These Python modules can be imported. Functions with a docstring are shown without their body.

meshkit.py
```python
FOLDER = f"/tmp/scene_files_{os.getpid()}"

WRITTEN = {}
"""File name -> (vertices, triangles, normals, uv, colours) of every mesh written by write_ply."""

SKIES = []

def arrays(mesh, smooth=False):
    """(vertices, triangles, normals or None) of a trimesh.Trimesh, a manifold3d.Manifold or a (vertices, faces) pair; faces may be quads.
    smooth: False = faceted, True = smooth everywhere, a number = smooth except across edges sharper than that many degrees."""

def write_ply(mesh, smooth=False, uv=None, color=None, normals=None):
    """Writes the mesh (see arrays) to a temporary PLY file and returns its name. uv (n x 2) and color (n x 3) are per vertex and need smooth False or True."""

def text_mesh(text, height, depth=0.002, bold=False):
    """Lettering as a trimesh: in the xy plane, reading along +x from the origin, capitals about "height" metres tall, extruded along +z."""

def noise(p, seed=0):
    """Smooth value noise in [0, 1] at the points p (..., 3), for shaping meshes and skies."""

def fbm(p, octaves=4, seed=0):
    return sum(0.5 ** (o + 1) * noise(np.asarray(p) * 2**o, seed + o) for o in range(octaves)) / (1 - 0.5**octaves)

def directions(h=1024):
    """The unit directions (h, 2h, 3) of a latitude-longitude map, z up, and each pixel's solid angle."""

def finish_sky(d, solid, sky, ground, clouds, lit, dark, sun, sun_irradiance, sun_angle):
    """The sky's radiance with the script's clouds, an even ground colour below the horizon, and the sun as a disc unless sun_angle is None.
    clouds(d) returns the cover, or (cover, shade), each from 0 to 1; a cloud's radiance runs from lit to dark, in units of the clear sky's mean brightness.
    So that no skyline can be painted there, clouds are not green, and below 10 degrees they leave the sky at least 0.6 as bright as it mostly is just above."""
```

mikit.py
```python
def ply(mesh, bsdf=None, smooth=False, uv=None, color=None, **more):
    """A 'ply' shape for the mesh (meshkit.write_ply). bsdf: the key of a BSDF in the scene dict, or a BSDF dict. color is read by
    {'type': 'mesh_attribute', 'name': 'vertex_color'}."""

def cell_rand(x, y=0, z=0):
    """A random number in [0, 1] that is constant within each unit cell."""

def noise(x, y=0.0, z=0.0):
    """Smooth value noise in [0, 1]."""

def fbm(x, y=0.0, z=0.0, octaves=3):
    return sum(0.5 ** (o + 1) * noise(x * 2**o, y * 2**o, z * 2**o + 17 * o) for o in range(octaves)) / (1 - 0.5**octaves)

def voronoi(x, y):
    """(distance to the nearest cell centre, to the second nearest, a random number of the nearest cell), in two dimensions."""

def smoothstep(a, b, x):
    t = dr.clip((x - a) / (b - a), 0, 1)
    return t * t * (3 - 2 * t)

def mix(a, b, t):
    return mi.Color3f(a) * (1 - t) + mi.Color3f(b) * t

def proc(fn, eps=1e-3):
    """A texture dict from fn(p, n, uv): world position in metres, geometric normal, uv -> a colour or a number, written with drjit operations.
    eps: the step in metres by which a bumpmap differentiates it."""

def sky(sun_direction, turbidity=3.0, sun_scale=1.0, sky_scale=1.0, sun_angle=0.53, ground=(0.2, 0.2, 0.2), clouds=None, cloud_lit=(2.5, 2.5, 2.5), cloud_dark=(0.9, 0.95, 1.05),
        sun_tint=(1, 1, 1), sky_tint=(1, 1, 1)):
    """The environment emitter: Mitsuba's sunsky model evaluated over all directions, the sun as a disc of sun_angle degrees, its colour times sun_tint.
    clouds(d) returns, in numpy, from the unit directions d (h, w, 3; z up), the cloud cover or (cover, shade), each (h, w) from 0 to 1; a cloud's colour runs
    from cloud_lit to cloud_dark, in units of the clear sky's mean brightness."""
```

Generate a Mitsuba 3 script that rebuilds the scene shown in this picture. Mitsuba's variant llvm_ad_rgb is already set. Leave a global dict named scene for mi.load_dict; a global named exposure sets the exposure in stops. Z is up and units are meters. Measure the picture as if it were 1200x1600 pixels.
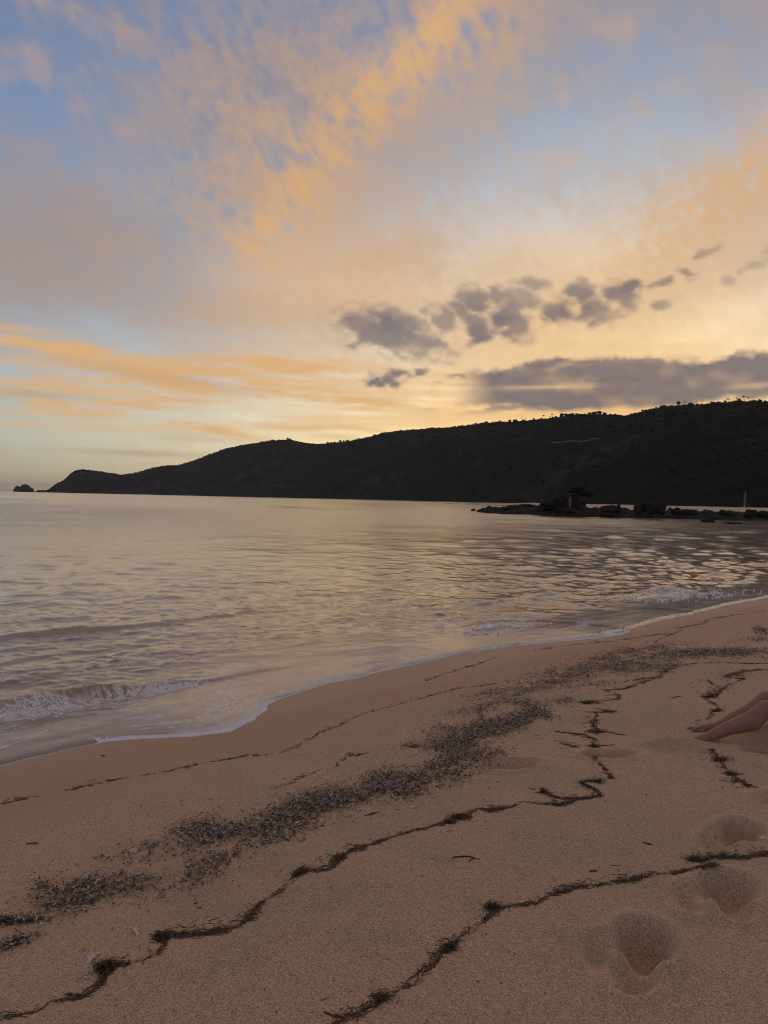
import math, random
import numpy as np, trimesh, manifold3d, mitsuba as mi, drjit as dr
import mikit, meshkit
from mikit import proc, noise, fbm, voronoi, smoothstep, mix, cell_rand

T = mi.ScalarTransform4f
scene, labels = {}, {}

# ------------------------------------------------------------------ camera (x right, y out to sea, z up, metres)
CAM_Z = 1.95
scene['camera'] = {
    'type': 'perspective', 'fov': 53.13, 'fov_axis': 'x', 'near_clip': 0.05, 'far_clip': 60000.0,
    'to_world': T().look_at(origin=[0, 0, CAM_Z], target=[0, 0.99986 * 10, CAM_Z - 0.016667 * 10], up=[-0.021728, 0.016663, 0.999625]),
}
exposure = 3.05


# ------------------------------------------------------------------ dusk sky: sun low behind the hill, thin high cloud lit from below
def gauss(A, E, a0, e0, sa, se, rot=0.0):
    c, s = math.cos(math.radians(rot)), math.sin(math.radians(rot))
    x, y = A - a0, E - e0
    return np.exp(-((x * c + y * s) / sa) ** 2 - ((-x * s + y * c) / se) ** 2)


def sstep(a, b, x):
    t = np.clip((x - a) / (b - a), 0, 1)
    return t * t * (3 - 2 * t)


def polydist(A, E, pts):
    best = np.full(A.shape, 1e9)
    for (a0, e0), (a1, e1) in zip(pts[:-1], pts[1:]):
        L = (a1 - a0) ** 2 + (e1 - e0) ** 2
        t = np.clip(((A - a0) * (a1 - a0) + (E - e0) * (e1 - e0)) / L, 0, 1)
        best = np.minimum(best, np.hypot(A - a0 - t * (a1 - a0), E - e0 - t * (e1 - e0)))
    return best


def clouds(d):
    A = np.degrees(np.arctan2(d[..., 0], d[..., 1]))
    E = np.degrees(np.arcsin(np.clip(d[..., 2], -1, 1)))
    up = np.maximum(d[..., 2], 0.0) + 0.10
    # noise coordinates: a flat cloud sheet seen in perspective, and plain direction space
    U, V = d[..., 0] / up, d[..., 1] / up

    def n(k, sx, sy, oct=4, seed=0):
        return meshkit.fbm(np.stack([U * sx, V * sy, np.full_like(U, 3.7 * k)], -1), oct, seed)

    def g(k, sx, sy, oct=4, seed=0, wx=0.0):
        return meshkit.fbm(np.stack([(d[..., 0] + wx) * sx, d[..., 1] * sx, d[..., 2] * sy + 2.1 * k], -1), oct, seed)

    w = g(1, 7, 9, 3, 5)
    w2 = g(2, 6, 9, 3, 9)
    Aw, Ew = A + 5.0 * (w - 0.5), E + 4.0 * (w2 - 0.5)
    toward = np.clip(d[..., 0] * math.sin(math.radians(16)) + d[..., 1] * math.cos(math.radians(16)), -1, 1) * 0.5 + 0.5   # 1 toward the sunset

    mott = g(3, 26, 34, 5, 21, 0.35 * d[..., 2])          # mottles of the high sheet, small ones, and ripples
    mott2 = g(4, 84, 104, 3, 33, 0.4 * d[..., 2])
    rip = 1 - np.abs(2 * g(5, 78, 42, 4, 44, 0.55 * d[..., 2] + 0.10 * w) - 1)
    ph = math.radians(-52)
    Ar, Er = A + 2.2 * (w - 0.5), E + 2.2 * (w2 - 0.5)
    ra_, rb_ = Ar * math.cos(ph) + Er * math.sin(ph), -Ar * math.sin(ph) + Er * math.cos(ph)
    rows = meshkit.fbm(np.stack([ra_ / 2.3, rb_ / 0.95, 0 * A + 0.5], -1), 4, 29)
    rows2 = meshkit.fbm(np.stack([ra_ / 1.0, rb_ / 0.48, 0 * A + 7.5], -1), 3, 30)
    rows2 = 0.5 * rows2 + 0.5 * (1 - np.abs(2 * meshkit.fbm(np.stack([ra_ / 1.3, rb_ / 0.7, 0 * A + 3.5], -1), 3, 31) - 1))
    fine = sstep(62, 40, E)
    tex = sstep(0.38, 0.68, 0.26 * mott + 0.14 * mott2 + fine * (0.28 * rows + 0.32 * rows2) + (1 - fine) * 0.60 * mott)
    soft = g(6, 5, 8, 4, 51)

    lit = np.zeros_like(A)          # cover of peach cloud
    grey = np.zeros_like(A)         # cover of mauve grey cloud

    # thin veil of the whole high sheet, thinner straight above
    veil = sstep(0.30, 0.75, soft + 0.25 * (tex - 0.5)) * np.clip(0.98 - 0.003 * E, 0.6, 1) * (0.35 + 0.65 * sstep(7, 16, E))
    lit += 0.17 * veil * (0.35 + 0.65 * toward)
    grey += 0.34 * veil * (1.2 - 0.5 * toward)

    # overhead, out of view, the sheet is thickened and brightened to light the beach
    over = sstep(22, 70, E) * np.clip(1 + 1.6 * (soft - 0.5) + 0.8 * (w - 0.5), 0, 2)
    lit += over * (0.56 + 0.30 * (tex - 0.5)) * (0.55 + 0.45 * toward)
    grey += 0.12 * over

    # bright diagonal band of rippled cloud and its spill to the left
    band = [(-9.2, 18.6), (-6.0, 21.9), (-3.0, 25.4), (0.4, 28.2), (2.6, 30.6), (5.0, 33.6), (11, 38), (19, 44)]
    bd = polydist(Aw, Ew, band)
    core = np.exp(-(bd / 1.7) ** 2)
    wide = np.exp(-(bd / 4.8) ** 2)
    lit += 0.78 * core * (0.15 + 1.35 * tex ** 1.3) + 0.19 * wide * (0.05 + 1.35 * tex)
    spill = gauss(Aw, Ew, -9, 27, 8.5, 7, 20) + 0.8 * gauss(Aw, Ew, -13, 20, 7.5, 4.5, 15)
    lit += 0.20 * spill * (0.0 + 1.5 * tex ** 1.3)
    grey += 0.30 * spill * (1 - 0.6 * tex)
    far_band = gauss(Aw, Ew, 5.5, 30, 3.6, 4.5, -25)
    lit += 0.45 * far_band * tex

    # blue gaps
    gap = gauss(Aw, Ew, 15.5, 28.0, 7.0, 4.4, 20) + 0.8 * gauss(Aw, Ew, 9.0, 23.5, 4.0, 2.5, 25) + 1.15 * gauss(Aw, Ew, -25, 30, 7, 6, 0) + 0.5 * gauss(Aw, Ew, 24.5, 24.5, 4, 2.5, 20)
    wisp = sstep(0.46, 0.70, 0.3 * mott + 0.35 * rows + 0.35 * g(7, 16, 34, 4, 61, 0.6 * d[..., 2]))
    lit = lit * (1 - 0.72 * np.clip(gap, 0, 1)) + 0.34 * wisp * np.clip(gap, 0, 1)
    grey = grey * (1 - 0.6 * np.clip(gap, 0, 1))

    # rippled peach field on the right, and the warm glow above the hill
    ripf = gauss(Aw, Ew, 25, 20.5, 7.5, 2.6, 18) + 0.6 * gauss(Aw, Ew, 30, 24.5, 6.0, 3.0, 20)
    lit += ripf * (0.06 + 0.80 * sstep(0.44, 0.68, 0.35 * mott2 + 0.65 * rows2))
    lit += 0.72 * gauss(Aw, Ew, 14, 14.8, 16, 3.8, 6)
    lit += 0.62 * gauss(Aw, Ew, -3.5, 16.5, 7.0, 3.6, 15)
    lit += 0.30 * gauss(Aw, Ew, -4, 13.2, 7.0, 2.4, 5) + 0.20 * gauss(Aw, Ew, -10.5, 16.0, 3.5, 3.0, 30) * (0.4 + tex)

    # dull grey mauve on the left
    gl = gauss(Aw, Ew, -24, 15.5, 9.5, 4.2, 0) + 0.7 * gauss(Aw, Ew, -15, 13.2, 5, 2.2, -10)
    grey += 0.52 * gl * (0.75 + 0.5 * (soft - 0.5))
    lit += 0.12 * gl

    # long streaks low over the sea
    st = g(8, 3.2, 52, 5, 71, 0.35 * d[..., 2])
    st2 = g(9, 5.5, 95, 4, 77, 0.2 * d[..., 2])
    s = sstep(0.50, 0.62, 0.6 * st + 0.4 * st2)
    lowz = sstep(2.8, 5.4, E) * (1 - sstep(10.0, 13.0, E))
    side = 1 - sstep(4, 13, A)
    lit += 0.52 * s * lowz * (0.35 + 0.65 * side) * (0.5 + 0.5 * toward)
    streaks = (gauss(A, Ew, -24.5, 10.4, 4.6, 0.55, -7) + gauss(A, E + 0.5 * (w - 0.5), -17, 9.0, 8, 0.6, -6) + 0.9 * gauss(A, E + 0.8 * (w - 0.5), -9, 9.6, 6, 0.8, 2)
               + 0.9 * gauss(A, E + 0.8 * (w2 - 0.5), -21, 7.4, 8, 0.7, 1) + gauss(A, E + 0.7 * (w - 0.5), -21, 6.0, 4.6, 0.6, 2) + 0.8 * gauss(A, E + 0.6 * (w2 - 0.5), -5, 7.4, 9, 0.5, -3)
               + 0.8 * gauss(A, E + 0.6 * (w2 - 0.5), -13, 5.0, 3.0, 0.3, -8) + 0.6 * gauss(A, E + 0.5 * (w - 0.5), -3, 4.9, 5, 0.35, -4))
    st3 = meshkit.fbm(np.stack([(A + 3 * w) / 5.0, (E + 0.05 * A + 1.2 * (w2 - 0.5)) / 0.42, 0 * A + 2.5], -1), 5, 85)
    lit += 1.5 * streaks * (0.12 + 1.5 * sstep(0.36, 0.66, st3))
    under = gauss(A, E + 0.6 * (w2 - 0.5), -17, 9.0 - 0.6, 6.5, 0.45, -6) + 0.7 * gauss(A, E + 0.5 * (w - 0.5), -25, 6.6, 4, 0.3, 0) + 0.8 * gauss(A, E + 0.3 * (w - 0.5), -17, 2.9, 6.0, 0.22, 0)
    under += 0.7 * gauss(A, E + 0.3 * (w - 0.5), -3.5, 4.5, 2.0, 0.18, -4) + 0.5 * gauss(A, E, -14, 4.1, 3.2, 0.3, 0)
    grey += 0.42 * under
    # murk right on the sea's edge
    grey += 0.22 * np.exp(-(E / 3.0) ** 2) * (1 - 0.75 * sstep(-4, 12, A))
    lit += 0.12 * np.exp(-(E / 3.5) ** 2) * sstep(-16, 0, A)

    # dark low cumulus: a chain of puffs, a bank above the ridge, small scraps
    puffs = [(-1.8, 12.4, 2.2, 0.95, -16), (0.4, 11.7, 3.2, 0.95, -10), (1.0, 12.7, 2.0, 0.7, -25), (2.8, 11.3, 1.6, 0.4, -5), (-0.6, 13.2, 1.2, 0.4, -20), (3.7, 13.2, 1.15, 0.65, -28), (6.6, 12.85, 1.5, 0.62, -26), (6.4, 14.5, 1.2, 0.6, -25), (5.0, 13.9, 0.9, 0.4, -15),
             (9.0, 13.15, 1.5, 0.75, -30), (9.2, 14.5, 1.7, 0.55, -18), (10.3, 15.3, 1.2, 0.45, -15), (7.9, 14.9, 0.8, 0.5, -30), (12.4, 13.6, 1.35, 0.7, 8), (14.2, 14.9, 1.3, 0.6, -20), (15.1, 13.6, 0.95, 0.6, -35),
             (17.0, 14.5, 1.1, 0.75, 12), (18.0, 15.3, 0.8, 0.3, 0), (19.6, 15.15, 0.85, 0.32, 10), (21.3, 15.75, 0.65, 0.32, -20), (23.4, 15.0, 0.7, 0.28, -15), (25.0, 15.7, 0.95, 0.36, 5), (19.2, 13.7, 0.65, 0.36, 0),
             (26.2, 16.7, 0.9, 0.45, 20), (22.4, 17.0, 0.8, 0.25, 0), (0.6, 9.1, 1.3, 0.35, -4), (2.3, 9.4, 0.5, 0.22, 0), (-0.6, 8.75, 0.8, 0.2, -6), (4.9, 9.0, 0.7, 0.2, -5), (29.5, 16.2, 1.4, 0.5, 5), (33, 17.5, 1.6, 0.6, 0)]
    nz = g(10, 44, 62, 4, 83)
    nz2 = g(11, 18, 26, 3, 87)
    Ap, Ep = A + 2.2 * (nz2 - 0.5) + 1.2 * (nz - 0.5), E + 1.3 * (nz - 0.5) + 0.6 * (nz2 - 0.5)
    f = np.zeros_like(A)
    for p in puffs:
        f = np.maximum(f, gauss(Ap, Ep, p[0] - 0.03 * (p[0] - 10) * (p[0] < 19), p[1], p[2] * (1.2 if p[0] < 19 else 1.0), p[3] * (1.4 if p[0] < 19 else 1.0), p[4]))
    nz3 = g(14, 95, 120, 3, 90)
    dark = np.clip(0.55 + 0.75 * (nz2 - 0.25), 0.45, 0.88) * (1 - 0.45 * sstep(17, 24, A)) * sstep(0.12, 0.85, f + (0.9 * (nz - 0.5) + 0.65 * (nz3 - 0.5)) * sstep(0.02, 0.20, f))
    f2 = gauss(A, E, 2.0, 12.4, 5.5, 1.7, 8) + gauss(A, E, 12, 14.3, 7.5, 1.9, 6) + 0.8 * gauss(A, E, 1, 9.1, 3.5, 0.8, 0)
    dark = np.maximum(dark, 0.62 * sstep(0.56, 0.72, 0.6 * nz + 0.4 * nz3) * np.clip(f2, 0, 1))
    Eb = E + 1.3 * (g(12, 14, 24, 5, 95) - 0.5) + 0.7 * (nz3 - 0.5)
    top = 9.75 + 0.55 * sstep(5, 13, A) + 0.05 * np.exp(-((A - 26) / 4) ** 2) - 0.5 * np.exp(-((A - 21.5) / 1.8) ** 2)
    bot = 6.9 - 0.35 * sstep(9, 14, A) + 0.7 * sstep(17, 24, A)
    bank = sstep(4.2, 8.0, A + 3.0 * (nz2 - 0.5)) * (1 - sstep(40, 52, A)) * sstep(-0.05, 0.38, top - Eb) * sstep(-0.1, 0.45, Eb - bot)
    slit = gauss(A, E, 11.6, 8.35, 3.2, 0.15, 1) + 0.8 * gauss(A, E, 25.5, 8.1, 1.6, 0.18, 2) + 0.7 * gauss(Ap, Ep, 13, 9.9, 1.0, 0.16, 8)
    dark = np.maximum(dark, bank * (0.90 - 0.30 * sstep(0.45, 0.75, 0.6 * nz2 + 0.4 * nz) - 0.5 * np.clip(slit, 0, 1)))
    dark = np.maximum(dark, 0.70 * sstep(0.42, 0.62, 0.55 * nz2 + 0.45 * nz + 0.10 * nz3) * gauss(Ap, Ep, 0.3, 12.2, 3.6, 1.25, -6))
    rag = sstep(0.52, 0.62, g(13, 26, 70, 4, 99)) * (gauss(A, E, 22, 9.7, 6, 0.45, 3) + gauss(A, E, 9, 6.9, 4.5, 0.35, 2) + 0.8 * gauss(A, E, 6, 10.3, 4, 0.25, 0))
    dark = np.maximum(dark, 0.75 * rag)

    # glow of the low air toward the sun
    lit += 0.95 * gauss(A, E, 18, 4, 19, 8, 0) + 0.8 * gauss(A, E, 17, 6, 10, 5, 0)
    lit, grey = np.clip(lit, 0, 2), np.clip(grey, 0, 2)
    thin = 1 - np.exp(-1.25 * (lit + grey))
    shade = grey / np.maximum(lit + grey, 1e-4) * 0.85
    cover = thin * (1 - dark) + dark
    shade = (shade * thin * (1 - dark) + 1.0 * dark) / np.maximum(cover, 1e-4)
    return cover, shade


SUN_AZ, SUN_EL = 17.5, 4.2
sun_dir = [math.sin(math.radians(SUN_AZ)) * math.cos(math.radians(SUN_EL)), math.cos(math.radians(SUN_AZ)) * math.cos(math.radians(SUN_EL)), math.sin(math.radians(SUN_EL))]
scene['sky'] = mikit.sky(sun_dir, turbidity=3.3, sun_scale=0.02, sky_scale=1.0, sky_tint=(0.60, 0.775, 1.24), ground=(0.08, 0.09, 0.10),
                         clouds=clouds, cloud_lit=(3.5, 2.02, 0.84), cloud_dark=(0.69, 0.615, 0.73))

SWASH = [(0.232, 5.152), (1.087, 5.36), (1.881, 5.577), (2.146, 5.594), (2.34, 5.619), (2.624, 5.602), (2.786, 5.511), (3.158, 5.206), (3.437, 5.1), (3.79, 5.25), (4.092, 5.508), (4.238, 5.677), (4.492, 5.817), (5.138, 6.015), (6.186, 6.13), (7.39, 6.198), (8.55, 6.053), (9.527, 5.664), (10.069, 5.371), (10.621, 5.431), (11.072, 5.611), (12.004, 5.729), (13.388, 5.687), (15.439, 5.806), (17.359, 5.737)]
WRACK = {
    'main': [(-1.202, 2.328), (-1.117, 2.355), (-1.078, 2.365), (-1.055, 2.403), (-1.028, 2.439), (-0.978, 2.453), (-0.925, 2.46), (-0.899, 2.49), (-0.884, 2.518), (-0.903, 2.576), (-0.931, 2.629), (-0.873, 2.629), (-0.836, 2.639), (-0.789, 2.664), (-0.768, 2.718), (-0.771, 2.766), (-0.79, 2.817), (-0.717, 2.816), (-0.62, 2.828), (-0.546, 2.85), (-0.503, 2.891), (-0.472, 2.953), (-0.466, 3.037), (-0.397, 3.15), (-0.355, 3.261), (-0.328, 3.342), (-0.246, 3.334), (-0.195, 3.376), (-0.175, 3.464), (-0.128, 3.518), (-0.029, 3.591), (0.087, 3.714), (0.219, 3.785), (0.359, 3.867), (0.451, 3.978), (0.546, 4.065), (0.599, 4.03), (0.703, 4.068), (0.803, 4.149), (0.87, 4.121), (0.963, 4.088), (1.08, 4.16), (1.227, 4.224), (1.224, 4.34), (1.173, 4.457), (1.293, 4.459), (1.38, 4.512), (1.4, 4.659), (1.393, 4.798), (1.393, 4.974)],
    'loop': [(0.867, 4.397), (0.924, 4.332), (0.965, 4.238), (1.018, 4.193), (1.127, 4.178), (1.22, 4.224)],
    'up1': [(1.609, 5.251), (1.464, 5.221), (1.537, 5.42), (1.5, 5.556), (1.31, 5.681)],
    'up2': [(1.24, 5.409), (1.281, 5.315), (1.351, 5.203)],
    'clump': [(1.597, 5.619), (1.658, 5.875), (1.775, 6.243), (1.94, 6.288)],
    'clump0': [(1.622, 6.318), (1.782, 6.266)],
    'up3': [(1.788, 6.626), (1.913, 6.659), (2.104, 6.736), (2.177, 6.957), (2.11, 7.125), (2.319, 7.147), (2.48, 7.38), (2.806, 7.705), (2.986, 8.017), (3.227, 8.299), (3.464, 8.419), (3.722, 8.4), (3.954, 8.296), (4.281, 8.258)],
    'up3b': [(2.389, 7.503), (2.551, 7.613), (2.832, 7.776)],
    'low': [(-0.128, 2.261), (-0.074, 2.313), (-0.016, 2.38), (0.034, 2.418), (0.085, 2.457), (0.14, 2.519), (0.192, 2.608), (0.241, 2.678), (0.302, 2.773), (0.369, 2.848), (0.439, 2.921), (0.467, 2.995), (0.538, 2.998), (0.642, 3.015), (0.706, 3.077), (0.758, 3.091), (0.847, 3.144), (0.956, 3.174), (1.056, 3.194), (1.131, 3.227), (1.211, 3.254), (1.289, 3.251), (1.361, 3.273), (1.464, 3.288), (1.471, 3.338), (1.415, 3.393), (1.496, 3.403), (1.623, 3.405), (1.805, 3.432)],
    'person': [(2.124, 4.255), (2.089, 4.364), (2.1, 4.524), (2.119, 4.67), (2.15, 4.838), (2.19, 5.019)],
    'person_up': [(2.412, 5.613), (2.393, 5.823), (2.533, 5.865), (2.619, 6.031), (2.742, 6.176), (2.795, 6.393), (2.819, 6.603), (3.003, 6.798), (3.226, 7.159), (3.556, 7.467), (3.431, 7.604), (3.757, 7.838), (4.069, 7.885)],
    'person_side': [(3.048, 7.505), (3.176, 7.407), (3.127, 7.081)],
}
FAINT = {
    'a': [(-2.232, 4.435), (-2.119, 4.534), (-1.913, 4.689), (-1.756, 4.797), (-1.541, 4.917), (-1.307, 5.057), (-1.209, 5.164), (-0.957, 5.272), (-0.692, 5.333), (-0.454, 5.866), (-0.126, 6.486), (0.123, 6.811), (0.458, 7.189), (0.789, 7.482), (1.157, 7.651)],
    'b': [(0.435, 7.909), (0.745, 8.444), (1.166, 8.987), (1.465, 9.48)],
    'c': [(4.501, 11.564), (5.007, 12.02), (5.454, 12.666), (6.057, 13.107), (6.922, 13.628)],
    'd': [(-0.594, 4.556), (-0.465, 4.783), (-0.277, 4.983), (-0.202, 5.17), (-0.052, 5.246)],
    'e': [(3.613, 10.189), (4.414, 11.338)],
    'f': [(1.986, 9.913), (2.619, 10.295), (3.184, 10.458), (4.097, 11.042)],
}
PATCHES = [(-1.43, 3.003, 0.105, 0.003, 0.018, -0.038, 1.2), (-1.342, 2.822, 0.057, 0.05, 0.021, -0.043, 1.2), (-1.251, 3.222, 0.158, 0.094, 0.063, -0.161, 1.6), (-1.451, 3.306, 0.046, -0.004, 0.029, -0.065, 1.2), (-0.8, 3.312, 0.153, 0.194, 0.029, -0.117, 0.9), (-0.745, 3.503, 0.088, 0.067, 0.016, -0.073, 1.0), (-0.936, 3.733, 0.22, 0.121, 0.047, -0.182, 0.9), (-0.903, 3.925, 0.126, 0.023, 0.03, -0.128, 1.5), (-1.166, 3.623, 0.131, 0.063, 0.02, -0.062, 0.6), (-0.542, 3.933, 0.191, 0.092, 0.029, -0.202, 1.4), (-0.386, 4.186, 0.21, 0.073, 0.021, -0.209, 1.2), (-0.294, 4.358, 0.166, 0.033, 0.012, -0.158, 1.5), (-0.495, 3.714, 0.169, 0.129, 0.012, -0.082, 0.7), (0.081, 4.537, 0.182, -0.022, -0.003, -0.27, 2.0), (-0.11, 4.326, 0.12, 0.099, 0.005, -0.156, 1.0), (0.186, 4.5, 0.124, 0.101, -0.007, -0.193, 1.4), (0.485, 4.885, 0.198, 0.107, -0.032, -0.342, 2.0), (0.714, 5.064, 0.156, 0.085, -0.025, -0.183, 1.2), (0.561, 5.452, 0.219, 0.092, -0.027, -0.283, 1.5), (0.812, 5.797, 0.332, 0.228, -0.043, -0.32, 1.9), (1.14, 6.135, 0.218, 0.239, -0.057, -0.314, 1.6), (0.477, 5.848, 0.145, -0.022, -0.009, -0.122, 0.9), (0.238, 5.374, 0.063, -0.009, -0.003, -0.086, 1.3), (0.396, 5.369, 0.113, -0.061, -0.009, -0.137, 0.9), (0.829, 6.528, 0.267, 0.133, -0.028, -0.228, 0.9), (1.273, 6.718, 0.197, -0.088, -0.035, -0.188, 1.3), (1.326, 6.294, 0.08, -0.174, -0.043, -0.212, 1.2), (1.095, 7.226, 0.339, 0.253, -0.045, -0.31, 0.8), (1.596, 7.457, 0.421, 0.224, -0.076, -0.362, 1.0), (1.615, 6.74, 0.108, -0.02, -0.032, -0.135, 1.3), (2.09, 8.182, 0.522, 0.172, -0.139, -0.553, 1.1), (2.706, 8.293, 0.283, 0.019, -0.117, -0.363, 1.6), (2.728, 8.941, 0.563, 0.135, -0.14, -0.467, 1.0), (3.686, 9.098, 0.46, -0.028, -0.154, -0.384, 1.7), (4.246, 8.996, 0.332, -0.092, -0.175, -0.375, 1.7), (3.342, 9.644, 0.55, 0.195, -0.148, -0.431, 0.9), (5.41, 10.904, 0.07, -0.153, -0.202, -0.411, 1.4), (4.905, 10.047, 0.218, -0.07, -0.112, -0.232, 0.6), (3.115, 8.37, 0.317, 0.101, -0.105, -0.286, 1.0), (3.041, 6.911, 0.171, 0.101, -0.073, -0.169, 0.5), (3.538, 7.618, 0.243, 0.114, -0.078, -0.17, 0.7), (2.039, 7.368, 0.268, 0.081, -0.052, -0.192, 0.7)]
COBBLES = [(-1.156, 3.63), (-0.896, 2.858), (-0.978, 2.674), (0.191, 4.063), (0.892, 4.336), (-1.343, 3.081), (0.202, 4.163), (1.177, 5.454)]
TWIGS_A = [(-1.718, 4.792), (-1.997, 5.446), (-0.461, 3.811), (-0.643, 3.721), (1.233, 3.574), (0.913, 3.283), (-0.082, 3.986), (1.683, 5.625), (2.515, 6.66), (0.092, 2.485), (-0.165, 2.359), (0.318, 3.388), (1.492, 4.222), (-1.773, 3.849)]
TWIGS_B = [(-1.638, 4.875), (-1.938, 5.421), (-0.302, 4.019), (-0.552, 3.889), (1.287, 3.557), (0.957, 3.281), (0.001, 4.045), (1.755, 5.48), (2.649, 6.72), (0.186, 2.592), (-0.093, 2.32), (0.478, 3.415), (1.478, 4.223), (-1.691, 3.824)]
FOOT_PX = [(0.915, 2.724), (0.842, 2.464), (1.006, 2.627), (0.759, 2.614), (1.412, 3.096), (1.256, 3.031), (1.599, 3.186), (1.729, 3.675), (1.561, 3.605), (2.11, 4.164), (0.846, 4.839), (1.518, 4.988), (2.062, 5.207), (2.142, 5.595)]
BREAK = [(-3.681, 5.92), (-3.25, 6.545), (-3.058, 6.85), (-2.794, 7.05), (-2.506, 7.238), (-2.225, 7.511), (-1.985, 7.8), (-1.773, 8.019), (-1.504, 8.379)]
SPLASH = [(1.516, 10.719), (1.738, 10.998), (2.07, 11.471), (5.606, 14.818), (6.486, 15.924), (7.352, 17.181), (3.474, 11.264)]
KNEE = [(2.234, 5.151), (2.378, 5.384), (2.274, 5.517), (2.173, 5.109)]


# ------------------------------------------------------------------ the beach as a height field (t along the shore, n out to sea)
R2 = math.sqrt(0.5)


def tn(x, y):
    return (x + y) * R2, (y - x) * R2


def profile(s):
    """height of the sand s metres inland of the mean water line"""
    s = np.asarray(s, float)
    land = 0.03 + 0.085 * np.clip(s, 0, 3.5) + 0.055 * np.clip(s - 3.5, 0, 3) + 0.02 * np.clip(s - 6.5, 0, 60)
    sea = 0.03 + 0.075 * np.clip(s, -4, 0) + 0.035 * np.clip(s + 4, -90, 0)
    return np.where(s > 0, land, sea)


def base_height(x, y):
    t, n = tn(x, y)
    nm = 5.75 + 0.06 * np.sin(t * 0.55 + 0.4) + 0.0022 * np.clip(t - 22, 0, 400) ** 2 + 0.002 * np.clip(-6 - t, 0, 200) ** 2
    return profile(nm - n)


# ------------------------------------------------------------------ mesh helpers
def blob(rng, sub=1, squash=0.75, rough=0.35):
    m = trimesh.creation.icosphere(subdivisions=sub)
    v = np.array(m.vertices)
    k = rng.uniform(0, 50, 3)
    v = v * (1 - rough + 2 * rough * meshkit.noise(v * 1.7 + k, 2)[:, None]) * [1, 1, squash]
    return v, np.array(m.faces)


def join(parts):
    vs, fs, n = [], [], 0
    for v, f in parts:
        vs.append(v)
        fs.append(f + n)
        n += len(v)
    return np.vstack(vs), np.vstack(fs)


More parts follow.
